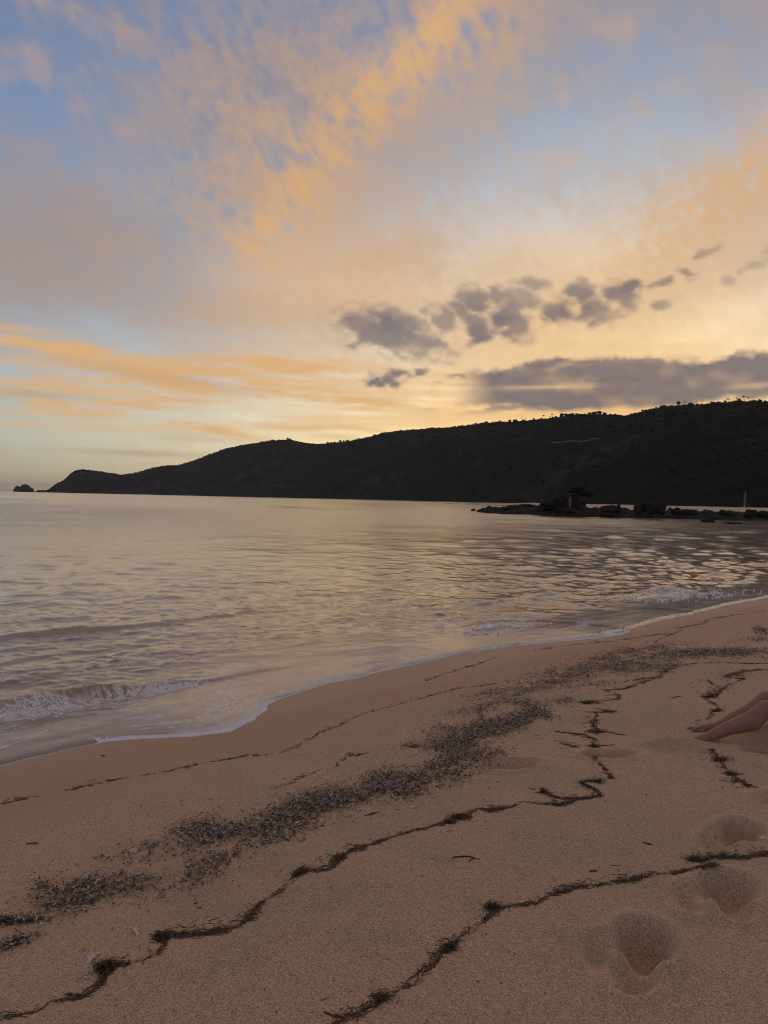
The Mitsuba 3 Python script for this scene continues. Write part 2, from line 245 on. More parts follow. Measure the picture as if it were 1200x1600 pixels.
def taper(points, radii, sides=6):
    p = np.asarray(points, float)
    t = np.gradient(p, axis=0)
    t /= np.linalg.norm(t, axis=1, keepdims=True) + 1e-12
    a = np.cross(t, np.where(np.abs(t[:, 2:]) < 0.9, [0, 0, 1.0], [1.0, 0, 0]))
    a /= np.linalg.norm(a, axis=1, keepdims=True) + 1e-12
    b, ang = np.cross(t, a), np.arange(sides) * 2 * np.pi / sides
    v = p[:, None] + np.broadcast_to(radii, (len(p),))[:, None, None] * (np.cos(ang)[None, :, None] * a[:, None] + np.sin(ang)[None, :, None] * b[:, None])
    i, j = np.meshgrid(np.arange(len(p) - 1), np.arange(sides), indexing='ij')
    q = np.stack([i * sides + j, i * sides + (j + 1) % sides, (i + 1) * sides + (j + 1) % sides, (i + 1) * sides + j], -1).reshape(-1, 4)
    return v.reshape(-1, 3), np.vstack([q[:, [0, 1, 2]], q[:, [0, 2, 3]]])


def numbered(name):
    if name not in labels:
        return name
    k = 1
    while f'{name}_{k:03d}' in labels:
        k += 1
    return f'{name}_{k:03d}'


def rock(rng, size, sub=3, rough=0.5, facets=True):
    m = trimesh.creation.icosphere(subdivisions=sub)
    v = np.array(m.vertices)
    if facets:
        for _ in range(9):
            d = rng.normal(size=3)
            d /= np.linalg.norm(d)
            c = rng.uniform(0.55, 0.85)
            over = np.maximum(v @ d - c, 0)
            v = v - over[:, None] * d * 0.9
    k = rng.uniform(0, 50, 3)
    v = v * (1 + rough * (meshkit.fbm(v * 1.6 + k, 4, 3) - 0.5)[:, None] + 0.25 * rough * (meshkit.noise(v * 7 + k, 4) - 0.5)[:, None])
    return v * np.asarray(size), np.array(m.faces)


def polar(a, r, z=0.0):
    return np.array([r * math.sin(math.radians(a)), r * math.cos(math.radians(a)), z])


M = manifold3d.Manifold


def ball(p, r, n=12):
    return M.sphere(r, n).translate([float(c) for c in p])


def limb(p, q, r, s, n=12):
    return M.batch_hull([ball(p, r, n), ball(q, s, n)])


def tri(m):
    k = m.to_mesh()
    return trimesh.Trimesh(np.array(k.vert_properties[:, :3]), np.array(k.tri_verts), process=False)


def solid(bones, edge, smooth_n=8):
    m = M.batch_boolean(bones, manifold3d.OpType.Add)
    k = tri(m.refine_to_length(edge))
    k.merge_vertices()
    before = np.array(k.vertices)
    trimesh.smoothing.filter_taubin(k, 0.5, 0.52, smooth_n)
    after = np.array(k.vertices)
    wild = np.linalg.norm(after - before, axis=1) > 0.8 * edge      # slivers can run away: leave those as they were
    after[wild] = before[wild]
    k.vertices = after
    return k




def sand_height(x, y):
    x, y = np.asarray(x, float), np.asarray(y, float)
    h = base_height(x, y)
    t, n = tn(x, y)
    P3 = np.stack([x, y, np.zeros_like(x)], -1)
    dry = sstep(5.6, 4.2, n)
    h = h + 0.030 * (meshkit.fbm(P3 * 1.1, 3, 7) - 0.5) * dry + 0.007 * (meshkit.fbm(P3 * 9.0, 3, 8) - 0.5) * (0.15 + 0.85 * sstep(4.6, 2.8, n))
    for cx, cy, ang, la, lb, depth, rim in DENTS:
        c, s = math.cos(math.radians(ang)), math.sin(math.radians(ang))
        wob = 0.05 * (meshkit.noise(P3 * 14.0, 3) - 0.5)
        u, v = ((x - cx) * c + (y - cy) * s) / la, (-(x - cx) * s + (y - cy) * c) / lb
        rho = np.sqrt(u * u + v * v) + wob
        h = h - depth * np.exp(-np.clip(rho, 0, 9) ** 2.6) + rim * np.exp(-((rho - 1.45) / 0.42) ** 2)
    return h


# x, y, direction of the long axis in degrees, half length, half width, depth (negative: a heap), rim
DENTS = [
    (0.955, 2.70, 72, 0.125, 0.085, 0.121, 0.026), (0.86, 2.505, 62, 0.10, 0.062, 0.058, 0.020), (0.785, 2.63, 80, 0.11, 0.055, 0.031, 0.008),
    (1.43, 3.105, 64, 0.125, 0.095, 0.108, 0.025), (1.385, 2.93, 60, 0.07, 0.06, 0.052, 0.015), (1.255, 3.03, 70, 0.10, 0.06, 0.039, 0.012),
    (1.755, 3.69, 60, 0.12, 0.085, 0.108, 0.025), (1.60, 3.58, 62, 0.11, 0.07, 0.043, 0.013),
    (0.846, 4.84, 8, 0.15, 0.085, 0.066, 0.020), (1.52, 4.99, 5, 0.14, 0.075, 0.069, 0.020), (1.40, 5.01, 0, 0.06, 0.05, 0.058, 0.008),
    (2.13, 4.15, 20, 0.12, 0.10, -0.045, 0.0), (1.98, 5.19, -6, 0.20, 0.10, -0.058, 0.006), (2.12, 5.36, 4, 0.16, 0.05, -0.02, 0.0),
    (3.0, 5.15, 10, 0.55, 0.30, 0.096, 0.020), (2.55, 5.02, 8, 0.16, 0.10, 0.039, 0.024),
    (0.35, 1.05, 60, 0.13, 0.08, 0.096, 0.020), (2.5, 3.3, 30, 0.13, 0.08, 0.096, 0.024), (3.1, 2.6, 40, 0.13, 0.08, 0.096, 0.024),
]


def polar_mesh(thetas, rs, height, closed=False):
    th, r = np.meshgrid(np.radians(thetas), rs)
    x, y = r * np.sin(th), r * np.cos(th)
    z = height(x, y)
    v = np.stack([x, y, z], -1).reshape(-1, 3)
    m, k = len(rs), len(thetas)
    i, j = np.meshgrid(np.arange(m - 1), np.arange(k - 1), indexing='ij')
    a = i * k + j
    q = np.stack([a, a + k, a + k + 1, a + 1], -1).reshape(-1, 4)     # faces turned up
    return v, q[:, ::-1]


def up_facing(v, q):
    f = np.vstack([q[:, [0, 1, 2]], q[:, [0, 2, 3]]])
    c = np.cross(v[f[:, 1]] - v[f[:, 0]], v[f[:, 2]] - v[f[:, 0]])[:, 2]
    return f if np.median(np.sign(c)) > 0 else f[:, ::-1]


# --- sand: fine where it lies close, carried on under the sea as its floor and back inland
th_sand = np.concatenate([np.arange(-180, -31, 3.0), np.linspace(-30, 30, 530), np.arange(33, 181, 3.0)])
r_sand = np.concatenate([[0.02, 0.2, 0.45, 0.7, 0.95, 1.2, 1.4, 1.55], 1 / np.linspace(1 / 1.65, 1 / 18.0, 470), np.geomspace(18.6, 9000, 46)])
sv, sq = polar_mesh(th_sand, r_sand, sand_height)
sf = up_facing(sv, sq)


def sand_color(p, n, uv):
    t, o = (p.x + p.y) * R2, (p.y - p.x) * R2
    big = fbm(p.x * 0.9, p.y * 0.9, 0.0, 3)
    mid = fbm(p.x * 4.0 + 9, p.y * 4.0, 3.0, 3)
    wet = smoothstep(3.9, 5.0, o + 0.7 * (big - 0.5) + 0.25 * (mid - 0.5))
    dry_c = mix((0.378, 0.288, 0.188), (0.430, 0.297, 0.196), smoothstep(0.38, 0.62, 0.45 * big + 0.55 * mid))
    wet_c = mix((0.420, 0.270, 0.177), (0.378, 0.252, 0.168), mid)
    c = mix(dry_c, wet_c, wet)
    g1 = cell_rand(p.x * 400, p.y * 400, p.z * 400)
    g2 = cell_rand(p.x * 210 + 7, p.y * 210 + 3, p.z * 210)
    g3 = noise(p.x * 130, p.y * 130, p.z * 130)
    grain = 1.0 + (0.62 * (g1 - 0.5) + 0.45 * (g2 - 0.5) + 0.34 * (g3 - 0.5)) * (1 - 0.55 * wet)
    c = c * dr.maximum(grain, 0.15)
    pick = cell_rand(p.x * 260, p.y * 260, p.z * 260 + 2)
    c = mix(c, (0.66, 0.58, 0.48), dr.select(pick > 0.980, 0.65 * (1 - 0.6 * wet), 0.0))
    c = mix(c, (0.07, 0.045, 0.04), dr.select(pick < 0.016, 0.75, 0.0))
    depth = smoothstep(-0.04, -0.5, p.z)
    return mix(c, (0.52, 0.48, 0.40), depth)     # deeper floor painted as pale sand to brighten the water above


def sand_rough(p, n, uv):
    o = (p.y - p.x) * R2 + 0.3 * (fbm(p.x * 1.5, p.y * 1.5, 0.0, 2) - 0.5)
    return 0.95 - 0.40 * smoothstep(4.8, 5.5, o)


def sand_bump(p, n, uv):
    o = (p.y - p.x) * R2
    near = 1 - 0.75 * smoothstep(4.0, 5.2, o)
    return near * (noise(p.x * 150, p.y * 150, p.z * 150) + 0.7 * noise(p.x * 310, p.y * 310, p.z * 310) + 1.6 * fbm(p.x * 42, p.y * 42, p.z * 42, 2))


scene['mat_sand'] = {'type': 'twosided', 'b': {'type': 'bumpmap', 'tex': proc(sand_bump, 1.2e-3), 'scale': 0.0012,
                     'b': {'type': 'principled', 'base_color': proc(sand_color), 'roughness': proc(sand_rough), 'specular': 0.35}}}
scene['beach_sand'] = mikit.ply((sv, sf), 'mat_sand', smooth=True)
labels['beach_sand'] = {'label': 'reddish brown sandy beach with coarse grains sloping down to the sea', 'category': 'sand', 'kind': 'structure'}

# --- sea
sw_t, sw_n = np.array([a for a, b in SWASH]), np.array([b for a, b in SWASH])


def swash_edge(t):
    e = np.interp(t, sw_t, sw_n)
    e = np.where(t < sw_t[0], 5.4 + 0.2 * np.sin(t * 1.3), e)
    far = 5.75 + 0.0022 * np.clip(t - 22, 0, 400) ** 2 + 0.15 * np.sin(t * 0.9)
    e = np.where(t > sw_t[-1], far + (sw_n[-1] - 5.75) * np.exp(-np.clip(t - sw_t[-1], 0, 50)), e)
    return e + 0.022 * (meshkit.noise(np.stack([t * 9, 0 * t, 0 * t], -1), 5) - 0.5) + 0.05 * (meshkit.noise(np.stack([t * 2.1, 0 * t, 0 * t + 4], -1), 6) - 0.5)


rng = np.random.default_rng(11)
GROUPS = ((15.0, 0.010, 8, 50), (7.0, 0.016, 10, 50), (3.0, 0.030, 14, 48), (1.4, 0.050, 16, 48), (0.7, 0.075, 20, 52), (0.34, 0.115, 24, 58), (0.18, 0.125, 24, 70))
WAVES = []
for lam, slope, count, spread in GROUPS:
    for k in range(count):
        l = lam * math.exp(rng.normal(0, 0.25))
        a = math.radians(-62 + rng.normal(0, spread))         # travelling in toward the shore
        WAVES.append((lam, l, math.cos(a), math.sin(a), math.sqrt(2.0 / count), rng.uniform(0, 2 * math.pi)))


def breaker(t, n):
    nc = np.interp(t, BR_T, BR_N)
    A = 0.128 * (1 - sstep(3.1, 4.4, t)) * (0.75 + 0.5 * meshkit.noise(np.stack([t * 2.2, 0 * t, 0 * t], -1), 31)) * sstep(-6, -1, t) + 0.035 * (1 - sstep(4.2, 6.0, t)) * sstep(3.0, 4.2, t)
    u = n - nc
    lump = 1 + 0.9 * (meshkit.fbm(np.stack([t * 15, n * 15, 0 * t], -1), 4, 41) - 0.5) * sstep(0.03, -0.03, u)
    back = np.exp(-(np.maximum(u, 0) / 0.34) ** 2)
    front = np.exp(-(np.minimum(u, 0) / 0.085) ** 2)
    wash = 0.25 * np.exp(-((u + 0.22) / 0.14) ** 2)
    return A * (np.where(u > 0, back, front * lump) + wash * lump), u


br = np.array([tn(a, b) for a, b in BREAK])
BR_T, BR_N = br[:, 0], br[:, 1]


def sea_height(x, y):
    t, n = tn(x, y)
    e = swash_edge(t)
    d = n - e
    r = np.hypot(x, y)
    cell = r * r / 2500.0
    shallow = 0.10 + 0.90 * sstep(0.2, 3.5, d)
    gust = 0.65 + 0.7 * meshkit.fbm(np.stack([x * 0.16, y * 0.16, 0 * x], -1), 3, 61)
    ruffled = sstep(0.0, 13.0, x - 0.12 * (y - 30) + 5.0 * (meshkit.fbm(np.stack([x * 0.08, y * 0.08, 0 * x], -1), 3, 64) - 0.5))     # more wind on the water off the reef
    dx, dy = 0.10 * (meshkit.fbm(np.stack([x * 1.3, y * 1.3, 0 * x], -1), 2, 62) - 0.5), 0.10 * (meshkit.fbm(np.stack([x * 1.3, y * 1.3, 0 * x + 5], -1), 2, 63) - 0.5)
    h = np.zeros_like(x)
    for lam, slope, count, spread in GROUPS:
        g = np.zeros_like(x)                 # one band of wavelengths, unit variance, then sharpened: flat troughs, peaked crests
        for l0, l, cx, cy, amp, ph in WAVES:
            if l0 == lam:
                g += amp * np.clip(1.5 - 1.2 * cell / l, 0, 1) * np.sin(2 * math.pi / l * ((x + dx) * cx + (y + dy) * cy) + ph)
        h += (0.40 + 0.62 * ruffled) * slope * lam / (2 * math.pi) * (np.exp(0.75 * np.clip(g, -2.4, 2.4)) - 1.32) / 0.85 * (gust if lam < 2 else sstep(0.3 * lam, 3.0 * lam, d))
    h = h * shallow
    b, u = breaker(t, n)
    h = h + b
    # old small breakers farther along the beach
    for t0, n0, st_, a in ((9.6, 7.05, 0.55, 0.07), (16.6, 7.7, 1.0, 0.10), (1.2, 9.2, 2.5, 0.05), (4.0, 10.6, 3.0, 0.06), (12.5, 9.0, 2.5, 0.05)):
        uu = n - n0 - 0.1 * np.sin(t * 2)
        h = h + a * np.exp(-((t - t0) / st_) ** 2) * np.where(uu > 0, np.exp(-(uu / 0.4) ** 2), np.exp(-(uu / 0.14) ** 2))
    film = base_height(x, y) + 0.018 * sstep(0.0, 0.10, d) + 0.065 * (1 - np.exp(-np.clip(d, 0, 9) / 1.0)) + 0.006 * (meshkit.fbm(np.stack([t * 2.5, n * 9, 0 * t], -1), 3, 66) - 0.5) * sstep(0.05, 0.3, d)
    z = np.maximum(h, film) + 0.0
    z = np.where(np.abs(h - film) < 0.02, z + 0.25 * 0.02 * (1 - np.abs(h - film) / 0.02) ** 2, z)
    land = base_height(x, y) - 0.12 * np.clip(-d, 0, 30) - 0.02 * np.clip(-d, 0, 0.3) - 0.004
    return np.where(d > 0, z, land)


th_sea = np.concatenate([np.arange(-150, -30, 1.5), np.linspace(-29, 29, 720), np.arange(30.5, 121, 1.5)])
r_sea = np.concatenate([1 / np.linspace(1 / 4.8, 1 / 170.0, 620), np.geomspace(175, 30000, 60)])
wv, wq = polar_mesh(th_sea, r_sea, sea_height)
wt, wn = tn(wv[:, 0], wv[:, 1])
wd = wn - swash_edge(wt)
keep = (wd > -1.2)
wf = up_facing(wv, wq)
wf = wf[keep[wf].all(1)]
wu = wn - np.interp(wt, BR_T, BR_N)


def foam_amount(p, n, uv):
    """uv: metres along the shore, metres out from the swash edge. Foam lies in lacy sheets where the waves have broken."""
    t, d = uv.x, uv.y
    o = (p.y - p.x) * R2
    warp = fbm(t * 1.6, d * 2.0, 1.0, 3) - 0.5
    f1, f2, _ = voronoi((t + 0.5 * warp) * 7.0, (d + 0.35 * warp) * 15.0)
    g1, g2, _ = voronoi((t + 0.3 * warp) * 17.0 + 5, (d + 0.3 * warp) * 34.0)
    lace = 1 - smoothstep(0.03, 0.22, f2 - f1)
    lace2 = 1 - smoothstep(0.05, 0.30, g2 - g1)
    patch = fbm(t * 1.1 + 3, d * 2.6, 7.0, 3)
    streak = fbm(t * 1.4 + 1.5 * d, d * 9.0 - t * 1.2, 3.0, 3)
    bub = noise(t * 60, d * 60, 0.0)
    # the rim of the swash, bright on the lobe and thin elsewhere
    lobe = smoothstep(2.55, 2.8, t) * (1 - smoothstep(4.1, 4.6, t))
    rimw = (0.024 + 0.055 * lobe) * (0.6 + 0.9 * fbm(t * 3.0, 4.0, 0.0, 2)) + 0.05 * smoothstep(9.2, 9.9, t) * (1 - smoothstep(10.5, 11.0, t))
    rim = (1 - smoothstep(rimw * 0.6, rimw * 1.3, d + 0.02 * (bub - 0.5))) * smoothstep(-0.02, 0.0, d)
    rim = rim * (0.55 + 0.45 * lobe + 0.5 * smoothstep(4.2, 5.0, t) * smoothstep(0.35, 0.6, patch))
    rim2 = 0.8 * (1 - smoothstep(0.0, 0.30, d)) * smoothstep(0.45, 0.62, patch) * smoothstep(0.01, 0.05, d)
    # lacy sheets of the inner wash
    wash = smoothstep(0.05, 0.3, d) * (1 - smoothstep(1.4, 2.1, d)) * (1 - smoothstep(3.8, 5.4, t))
    wash = wash * smoothstep(0.38, 0.60, 0.4 * patch + 0.6 * streak) * (0.35 + 0.65 * lace)
    outer = smoothstep(1.6, 2.2, d) * (1 - smoothstep(3.0, 5.5, d)) * (1 - smoothstep(5, 9, t)) * smoothstep(0.52, 0.68, patch) * lace * 0.55
    mid = smoothstep(7.2, 9.0, t) * (1 - smoothstep(10.5, 13.0, t)) * smoothstep(0.02, 0.2, d) * (1 - smoothstep(1.2, 3.2, d)) * smoothstep(0.46, 0.62, 0.6 * patch + 0.4 * streak) * (0.35 + 0.65 * lace2)
    spl = dr.exp(-dr.square((t - 9.55) / 0.5) - dr.square((o - 7.0) / 0.16)) + dr.exp(-dr.square((t - 16.6) / 1.3) - dr.square((o - 7.2 + 0.15 * (t - 16.6)) / 0.55))
    spl = dr.clip(spl * 1.6, 0.0, 1.0) * smoothstep(0.40, 0.58, 0.45 * patch + 0.35 * streak + 0.20 * bub) * (0.25 + 0.75 * lace2)
    curl = 0.5 * fbm(t * 24.0, o * 9.0, 2.0, 3) + 0.5 * fbm(t * 40.0, o * 40.0, 6.0, 3)
    brk = smoothstep(6.60, 6.72, o) * (1 - smoothstep(6.84, 6.95, o + 0.10 * (curl - 0.5))) * (1 - smoothstep(3.7, 4.5, t)) * smoothstep(0.30, 0.58, curl + 0.25 * (patch - 0.5))
    brk = dr.maximum(0.70 * brk, 0.45 * lace * smoothstep(6.85, 6.95, o) * (1 - smoothstep(7.1, 7.5, o)) * (1 - smoothstep(3.0, 4.0, t)))
    spl = dr.maximum(spl, brk)
    milk = (0.03 + 0.17 * (1 - smoothstep(0.8, 3.0, d))) * smoothstep(0.0, 0.06, d) * (0.45 + 1.1 * patch) * (1 - smoothstep(25.0, 60.0, d))     # fine bubbles and stirred-up sand; paleness at the film edge also imitates sheen
    rim = dr.maximum(rim, milk)
    f = dr.maximum(dr.maximum(dr.maximum(rim, rim2), dr.maximum(0.9 * wash, outer)), dr.maximum(0.9 * mid, spl))
    return dr.clip(f * (0.75 + 0.5 * bub), 0, 0.96)


def sea_alpha(p, n, uv):
    gust = 0.55 * fbm(p.x * 0.03 + p.y * 0.01, p.y * 0.02, 0.0, 3) + 0.45 * fbm(p.x * 0.16, p.y * 0.22, 2.0, 4)
    return 0.018 + 0.012 * smoothstep(2.0, 14.0, uv.y) + dr.clip(0.050 + 0.20 * (gust - 0.47), -0.01, 0.10) * smoothstep(8.0, 50.0, uv.y)


scene['mat_sea'] = {'type': 'blendbsdf', 'weight': proc(foam_amount),
                    'a': {'type': 'roughdielectric', 'distribution': 'beckmann', 'alpha': proc(sea_alpha), 'int_ior': 1.45, 'ext_ior': 1.0},
                    'b': {'type': 'twosided', 'd': {'type': 'diffuse', 'reflectance': {'type': 'rgb', 'value': [0.86, 0.85, 0.85]}}}}
scene['sea_water'] = mikit.ply((wv, wf), 'mat_sea', smooth=True, uv=np.stack([wt, wd], -1))
labels['sea_water'] = {'label': 'calm rippled sea mirroring the sunset, breaking softly along the beach', 'category': 'sea', 'kind': 'structure'}

# --- real froth on the breaker, along the lip of the swash and in the small breakers at right: little bubbles heaped together
rng = np.random.default_rng(19)
ico = trimesh.creation.icosphere(subdivisions=0)
iv, iff = np.array(ico.vertices), np.array(ico.faces)


def froth(t, n, rad, lift):
    x, y = (t - n) * R2, (t + n) * R2
    z = sea_height(x, y) + lift
    v = iv[None] * (rad[:, None, None] * rng.uniform(0.7, 1.3, (len(t), 1, 3))) + np.stack([x, y, z], -1)[:, None]
    return v.reshape(-1, 3), (iff[None] + (np.arange(len(t)) * len(iv))[:, None, None]).reshape(-1, 3)


def clustered(t, s, cut, seed):
    return meshkit.fbm(np.stack([t * s, 0 * t + seed, 0 * t], -1), 3, seed) > cut


scene['mat_foam'] = {'type': 'twosided', 'b': {'type': 'principled', 'base_color': {'type': 'rgb', 'value': [0.88, 0.87, 0.87]}, 'roughness': 0.5, 'specular': 0.3}}
t = rng.uniform(-1.5, 4.2, 8500)
t = t[clustered(t, 3.4, 0.45, 3)]
o = np.interp(t, BR_T, BR_N) - 0.045 - np.abs(rng.normal(0, 0.085, len(t))) * (0.6 + 0.8 * meshkit.noise(np.stack([t * 4, 0 * t, 0 * t], -1), 8))
scene['breaker_foam'] = mikit.ply(froth(t, o, rng.uniform(0.002, 0.008, len(t)), rng.uniform(-0.003, 0.005, len(t))), 'mat_foam', smooth=True)
labels['breaker_foam'] = {'label': 'white froth tumbling down the front of the small breaker at left', 'category': 'foam', 'kind': 'stuff'}
t = np.concatenate([rng.uniform(2.6, 4.35, 5200), rng.uniform(4.3, 10.6, 3800)])
w_ = np.where(t < 4.35, 0.030, 0.016) * (0.5 + 1.0 * meshkit.noise(np.stack([t * 3.1, 0 * t, 0 * t], -1), 18))
k_ = (t < 4.35) | clustered(t, 1.6, 0.50, 6)
t, w_ = t[k_], w_[k_]
scene['swash_foam'] = mikit.ply(froth(t, swash_edge(t) + 0.006 + np.abs(rng.normal(0, 1, len(t))) * w_, rng.uniform(0.002, 0.007, len(t)), rng.uniform(-0.001, 0.003, len(t))), 'mat_foam', smooth=True)
labels['swash_foam'] = {'label': 'white foam lip edging the swash where it reaches the sand', 'category': 'foam', 'kind': 'stuff'}
t = np.concatenate([rng.normal(9.55, 0.35, 900), rng.normal(16.4, 0.8, 2200), rng.normal(10.35, 0.16, 700)])
o = np.concatenate([rng.normal(6.98, 0.09, 900), 7.1 - 0.15 * (t[900:3100] - 16.6) + rng.normal(0, 0.32, 2200), swash_edge(t[3100:]) + np.abs(rng.normal(0.05, 0.10, 700))])
k_ = meshkit.fbm(np.stack([t * 3.0, o * 9.0, 0 * t], -1), 3, 27) > 0.54
t, o = t[k_], o[k_]
scene['wavelet_foam'] = mikit.ply(froth(t, o, rng.uniform(0.008, 0.022, len(t)), rng.uniform(-0.004, 0.012, len(t))), 'mat_foam', smooth=True)
labels['wavelet_foam'] = {'label': 'small patches of white foam breaking near the shore at right', 'category': 'foam', 'kind': 'stuff'}


# ------------------------------------------------------------------ weed lines left by the tide
def pathpoint(pts, step):
    p = np.asarray(pts, float)
    seg = np.hypot(*np.diff(p, axis=0).T)
    c = np.concatenate([[0], np.cumsum(seg)])
    s = np.arange(0, c[-1], step)
    return np.stack([np.interp(s, c, p[:, 0]), np.interp(s, c, p[:, 1])], -1), s


def strands(rng, xy, heading, length, radius, lift, curl=0.9, sides=3, knots=5):
    """thin curved strands laid on the sand: n x 2 positions, heading angles, lengths, radii"""
    n = len(xy)
    k = np.linspace(-0.5, 0.5, knots)
    bend = rng.normal(0, curl, (n, 1)) * k[None] + rng.normal(0, 0.35, (n, knots))
    ang = heading[:, None] + bend
    dx, dy = np.cos(ang) * length[:, None] / knots, np.sin(ang) * length[:, None] / knots
    X = xy[:, :1] + np.cumsum(dx, 1) - dx.sum(1, keepdims=True) / 2
    Y = xy[:, 1:] + np.cumsum(dy, 1) - dy.sum(1, keepdims=True) / 2
    Z = sand_height(X, Y) + radius[:, None] * 0.6 + lift[:, None] * (0.5 + 0.5 * np.sin(k[None] * rng.uniform(3, 7, (n, 1)) + rng.uniform(0, 6, (n, 1))))
    P = np.stack([X, Y, Z], -1)
    tan = np.gradient(P, axis=1)
    tan /= np.linalg.norm(tan, axis=-1, keepdims=True) + 1e-9
    side = np.cross(tan, [0, 0, 1.0])
    side /= np.linalg.norm(side, axis=-1, keepdims=True) + 1e-9
    upv = np.cross(side, tan)
    prof = (1 - (2 * np.abs(k)) ** 3 * 0.75)[None, :, None, None] * radius[:, None, None, None]
    a = np.arange(sides) * 2 * np.pi / sides
    V = P[:, :, None] + prof * (np.cos(a)[None, None, :, None] * side[:, :, None] * 1.35 + np.sin(a)[None, None, :, None] * upv[:, :, None])
    V = V.reshape(-1, 3)
    f = []
    for i in range(knots - 1):
        for j in range(sides):
            p, q = i * sides + j, i * sides + (j + 1) % sides
            f += [(p, q, q + sides), (p, q + sides, p + sides)]
    F = (np.array(f)[None] + (np.arange(n) * knots * sides)[:, None, None]).reshape(-1, 3)
    return V, F


def rough_line(rng, pts, wander):
    p, s = pathpoint(pts, 0.006)
    for sc, am in ((0.22, 1.0), (0.07, 0.45)):
        p = p + am * wander * (np.stack([meshkit.fbm(np.stack([s / sc, 0 * s + rng.uniform(0, 99), 0 * s], -1), 2, 4), meshkit.fbm(np.stack([s / sc, 0 * s + rng.uniform(0, 99), 0 * s], -1), 2, 5)], -1) - 0.5)
    return p, s


def weed_line(rng, pts, per_m, width, radius, wander=0.05, lift=0.006):
    p, s = rough_line(rng, pts, wander)
    dens = meshkit.fbm(np.stack([s / 0.16, 0 * s + rng.uniform(0, 99), 0 * s], -1), 3, 9)
    dens = 0.22 + np.clip((dens - 0.30) * 2.9, 0, 1.5) ** 1.5
    n = int(per_m * s[-1])
    pick = rng.choice(len(p) - 1, n, p=dens[:-1] / dens[:-1].sum())
    tan = np.arctan2(*(p[np.minimum(pick + 3, len(p) - 1)] - p[np.maximum(pick - 3, 0)]).T[::-1])
    w = width * (0.30 + 1.1 * dens[pick])
    # most of it is heaped on the line itself, loose ends trail toward the sea
    off = rng.normal(0, 1, n) * w * 0.5 + rng.exponential(1, n) * w * 1.5 * (rng.random(n) < 0.38)
    far = np.abs(off) / (w + 1e-6)
    xy = p[pick] + off[:, None] * np.stack([-np.sin(tan), np.cos(tan)], -1)
    head = tan + rng.normal(0, 0.32 + 0.25 * np.clip(far, 0, 2), n)
    return strands(rng, xy, head, rng.uniform(0.018, 0.075, n), radius * rng.uniform(0.6, 1.4, n), np.abs(rng.normal(0, lift, n)) * np.exp(-far), 0.9)


def tuft(rng, x, y, n, size, radius, head=None):
    xy = np.stack([rng.normal(x, size, n), rng.normal(y, size * 0.7, n)], -1)
    h = rng.uniform(0, 6.28, n) if head is None else rng.normal(head, 0.7, n)
    return strands(rng, xy, h, rng.uniform(0.03, 0.09, n), radius * rng.uniform(0.6, 1.4, n), np.abs(rng.normal(0, 0.012, n)), 1.4)


scene['mat_weed'] = {'type': 'twosided', 'b': {'type': 'principled', 'roughness': 0.55, 'specular': 0.35,
                     'base_color': proc(lambda p, n, uv: mix((0.030, 0.019, 0.012), (0.15, 0.093, 0.055), dr.square(cell_rand(p.x * 90, p.y * 90, 0.0))))}}
rng = np.random.default_rng(77)
LINES = [
    ('main', 1000, 0.016, 0.0012, 0.03, 'long dark wavy weed line running from the lower left corner up to the footprints'),
    ('loop', 800, 0.014, 0.0013, 0.02, 'short curved weed strand looping just above the end of the long weed line'),
    ('up1', 600, 0.020, 0.0016, 0.02, 'crooked weed strand beside the oval footprint right of centre'),
    ('up2', 500, 0.018, 0.0016, 0.02, 'small weed scrap left of the crooked strand by the oval footprint'),
    ('clump', 800, 0.045, 0.0017, 0.03, 'broad blackish weed clump on the sand left of the bare feet'),
    ('clump0', 350, 0.014, 0.0016, 0.02, 'thin straight weed thread pointing into the broad blackish clump'),
    ('up3', 430, 0.030, 0.0018, 0.05, 'stepped weed line climbing toward the right edge below the dark litter band'),
    ('up3b', 350, 0.025, 0.0018, 0.04, 'short weed streak alongside the stepped weed line'),
    ('low', 1050, 0.016, 0.0011, 0.03, 'dark weed line crossing the lower right of the beach past the footprints'),
    ('person', 800, 0.026, 0.0014, 0.02, 'weed line trailing down the sand below the bare feet'),
    ('person_up', 520, 0.026, 0.0016, 0.03, 'zigzag weed line on the sand behind the toes of the bare feet'),
    ('person_side', 300, 0.012, 0.0015, 0.02, 'wispy weed thread left of the zigzag weed line'),
]
TUFTS = {'main': [(-0.985, 2.655, 260, 0.024), (-0.93, 2.60, 160, 0.02), (-0.80, 2.83, 300, 0.022), (-0.36, 3.40, 180, 0.02), (-0.22, 3.50, 150, 0.018), (0.39, 3.99, 420, 0.034), (0.33, 3.92, 160, 0.02), (1.29, 4.45, 150, 0.03), (-1.35, 2.19, 120, 0.03)],
         'low': [(0.42, 3.02, 260, 0.024), (0.22, 2.74, 130, 0.02), (1.30, 3.40, 240, 0.03), (0.02, 2.42, 120, 0.02)], 'loop': [(0.93, 4.32, 140, 0.022)], 'up1': [(1.50, 5.03, 120, 0.03)], 'clump': [(1.62, 5.5, 200, 0.06)],
         'up3': [(1.75, 6.1, 160, 0.05), (1.9, 6.45, 120, 0.05), (3.1, 7.9, 120, 0.08)], 'person': [(2.32, 4.75, 220, 0.035), (2.38, 4.5, 160, 0.03)], 'person_up': [(2.75, 6.75, 200, 0.05), (2.6, 6.2, 160, 0.04)]}
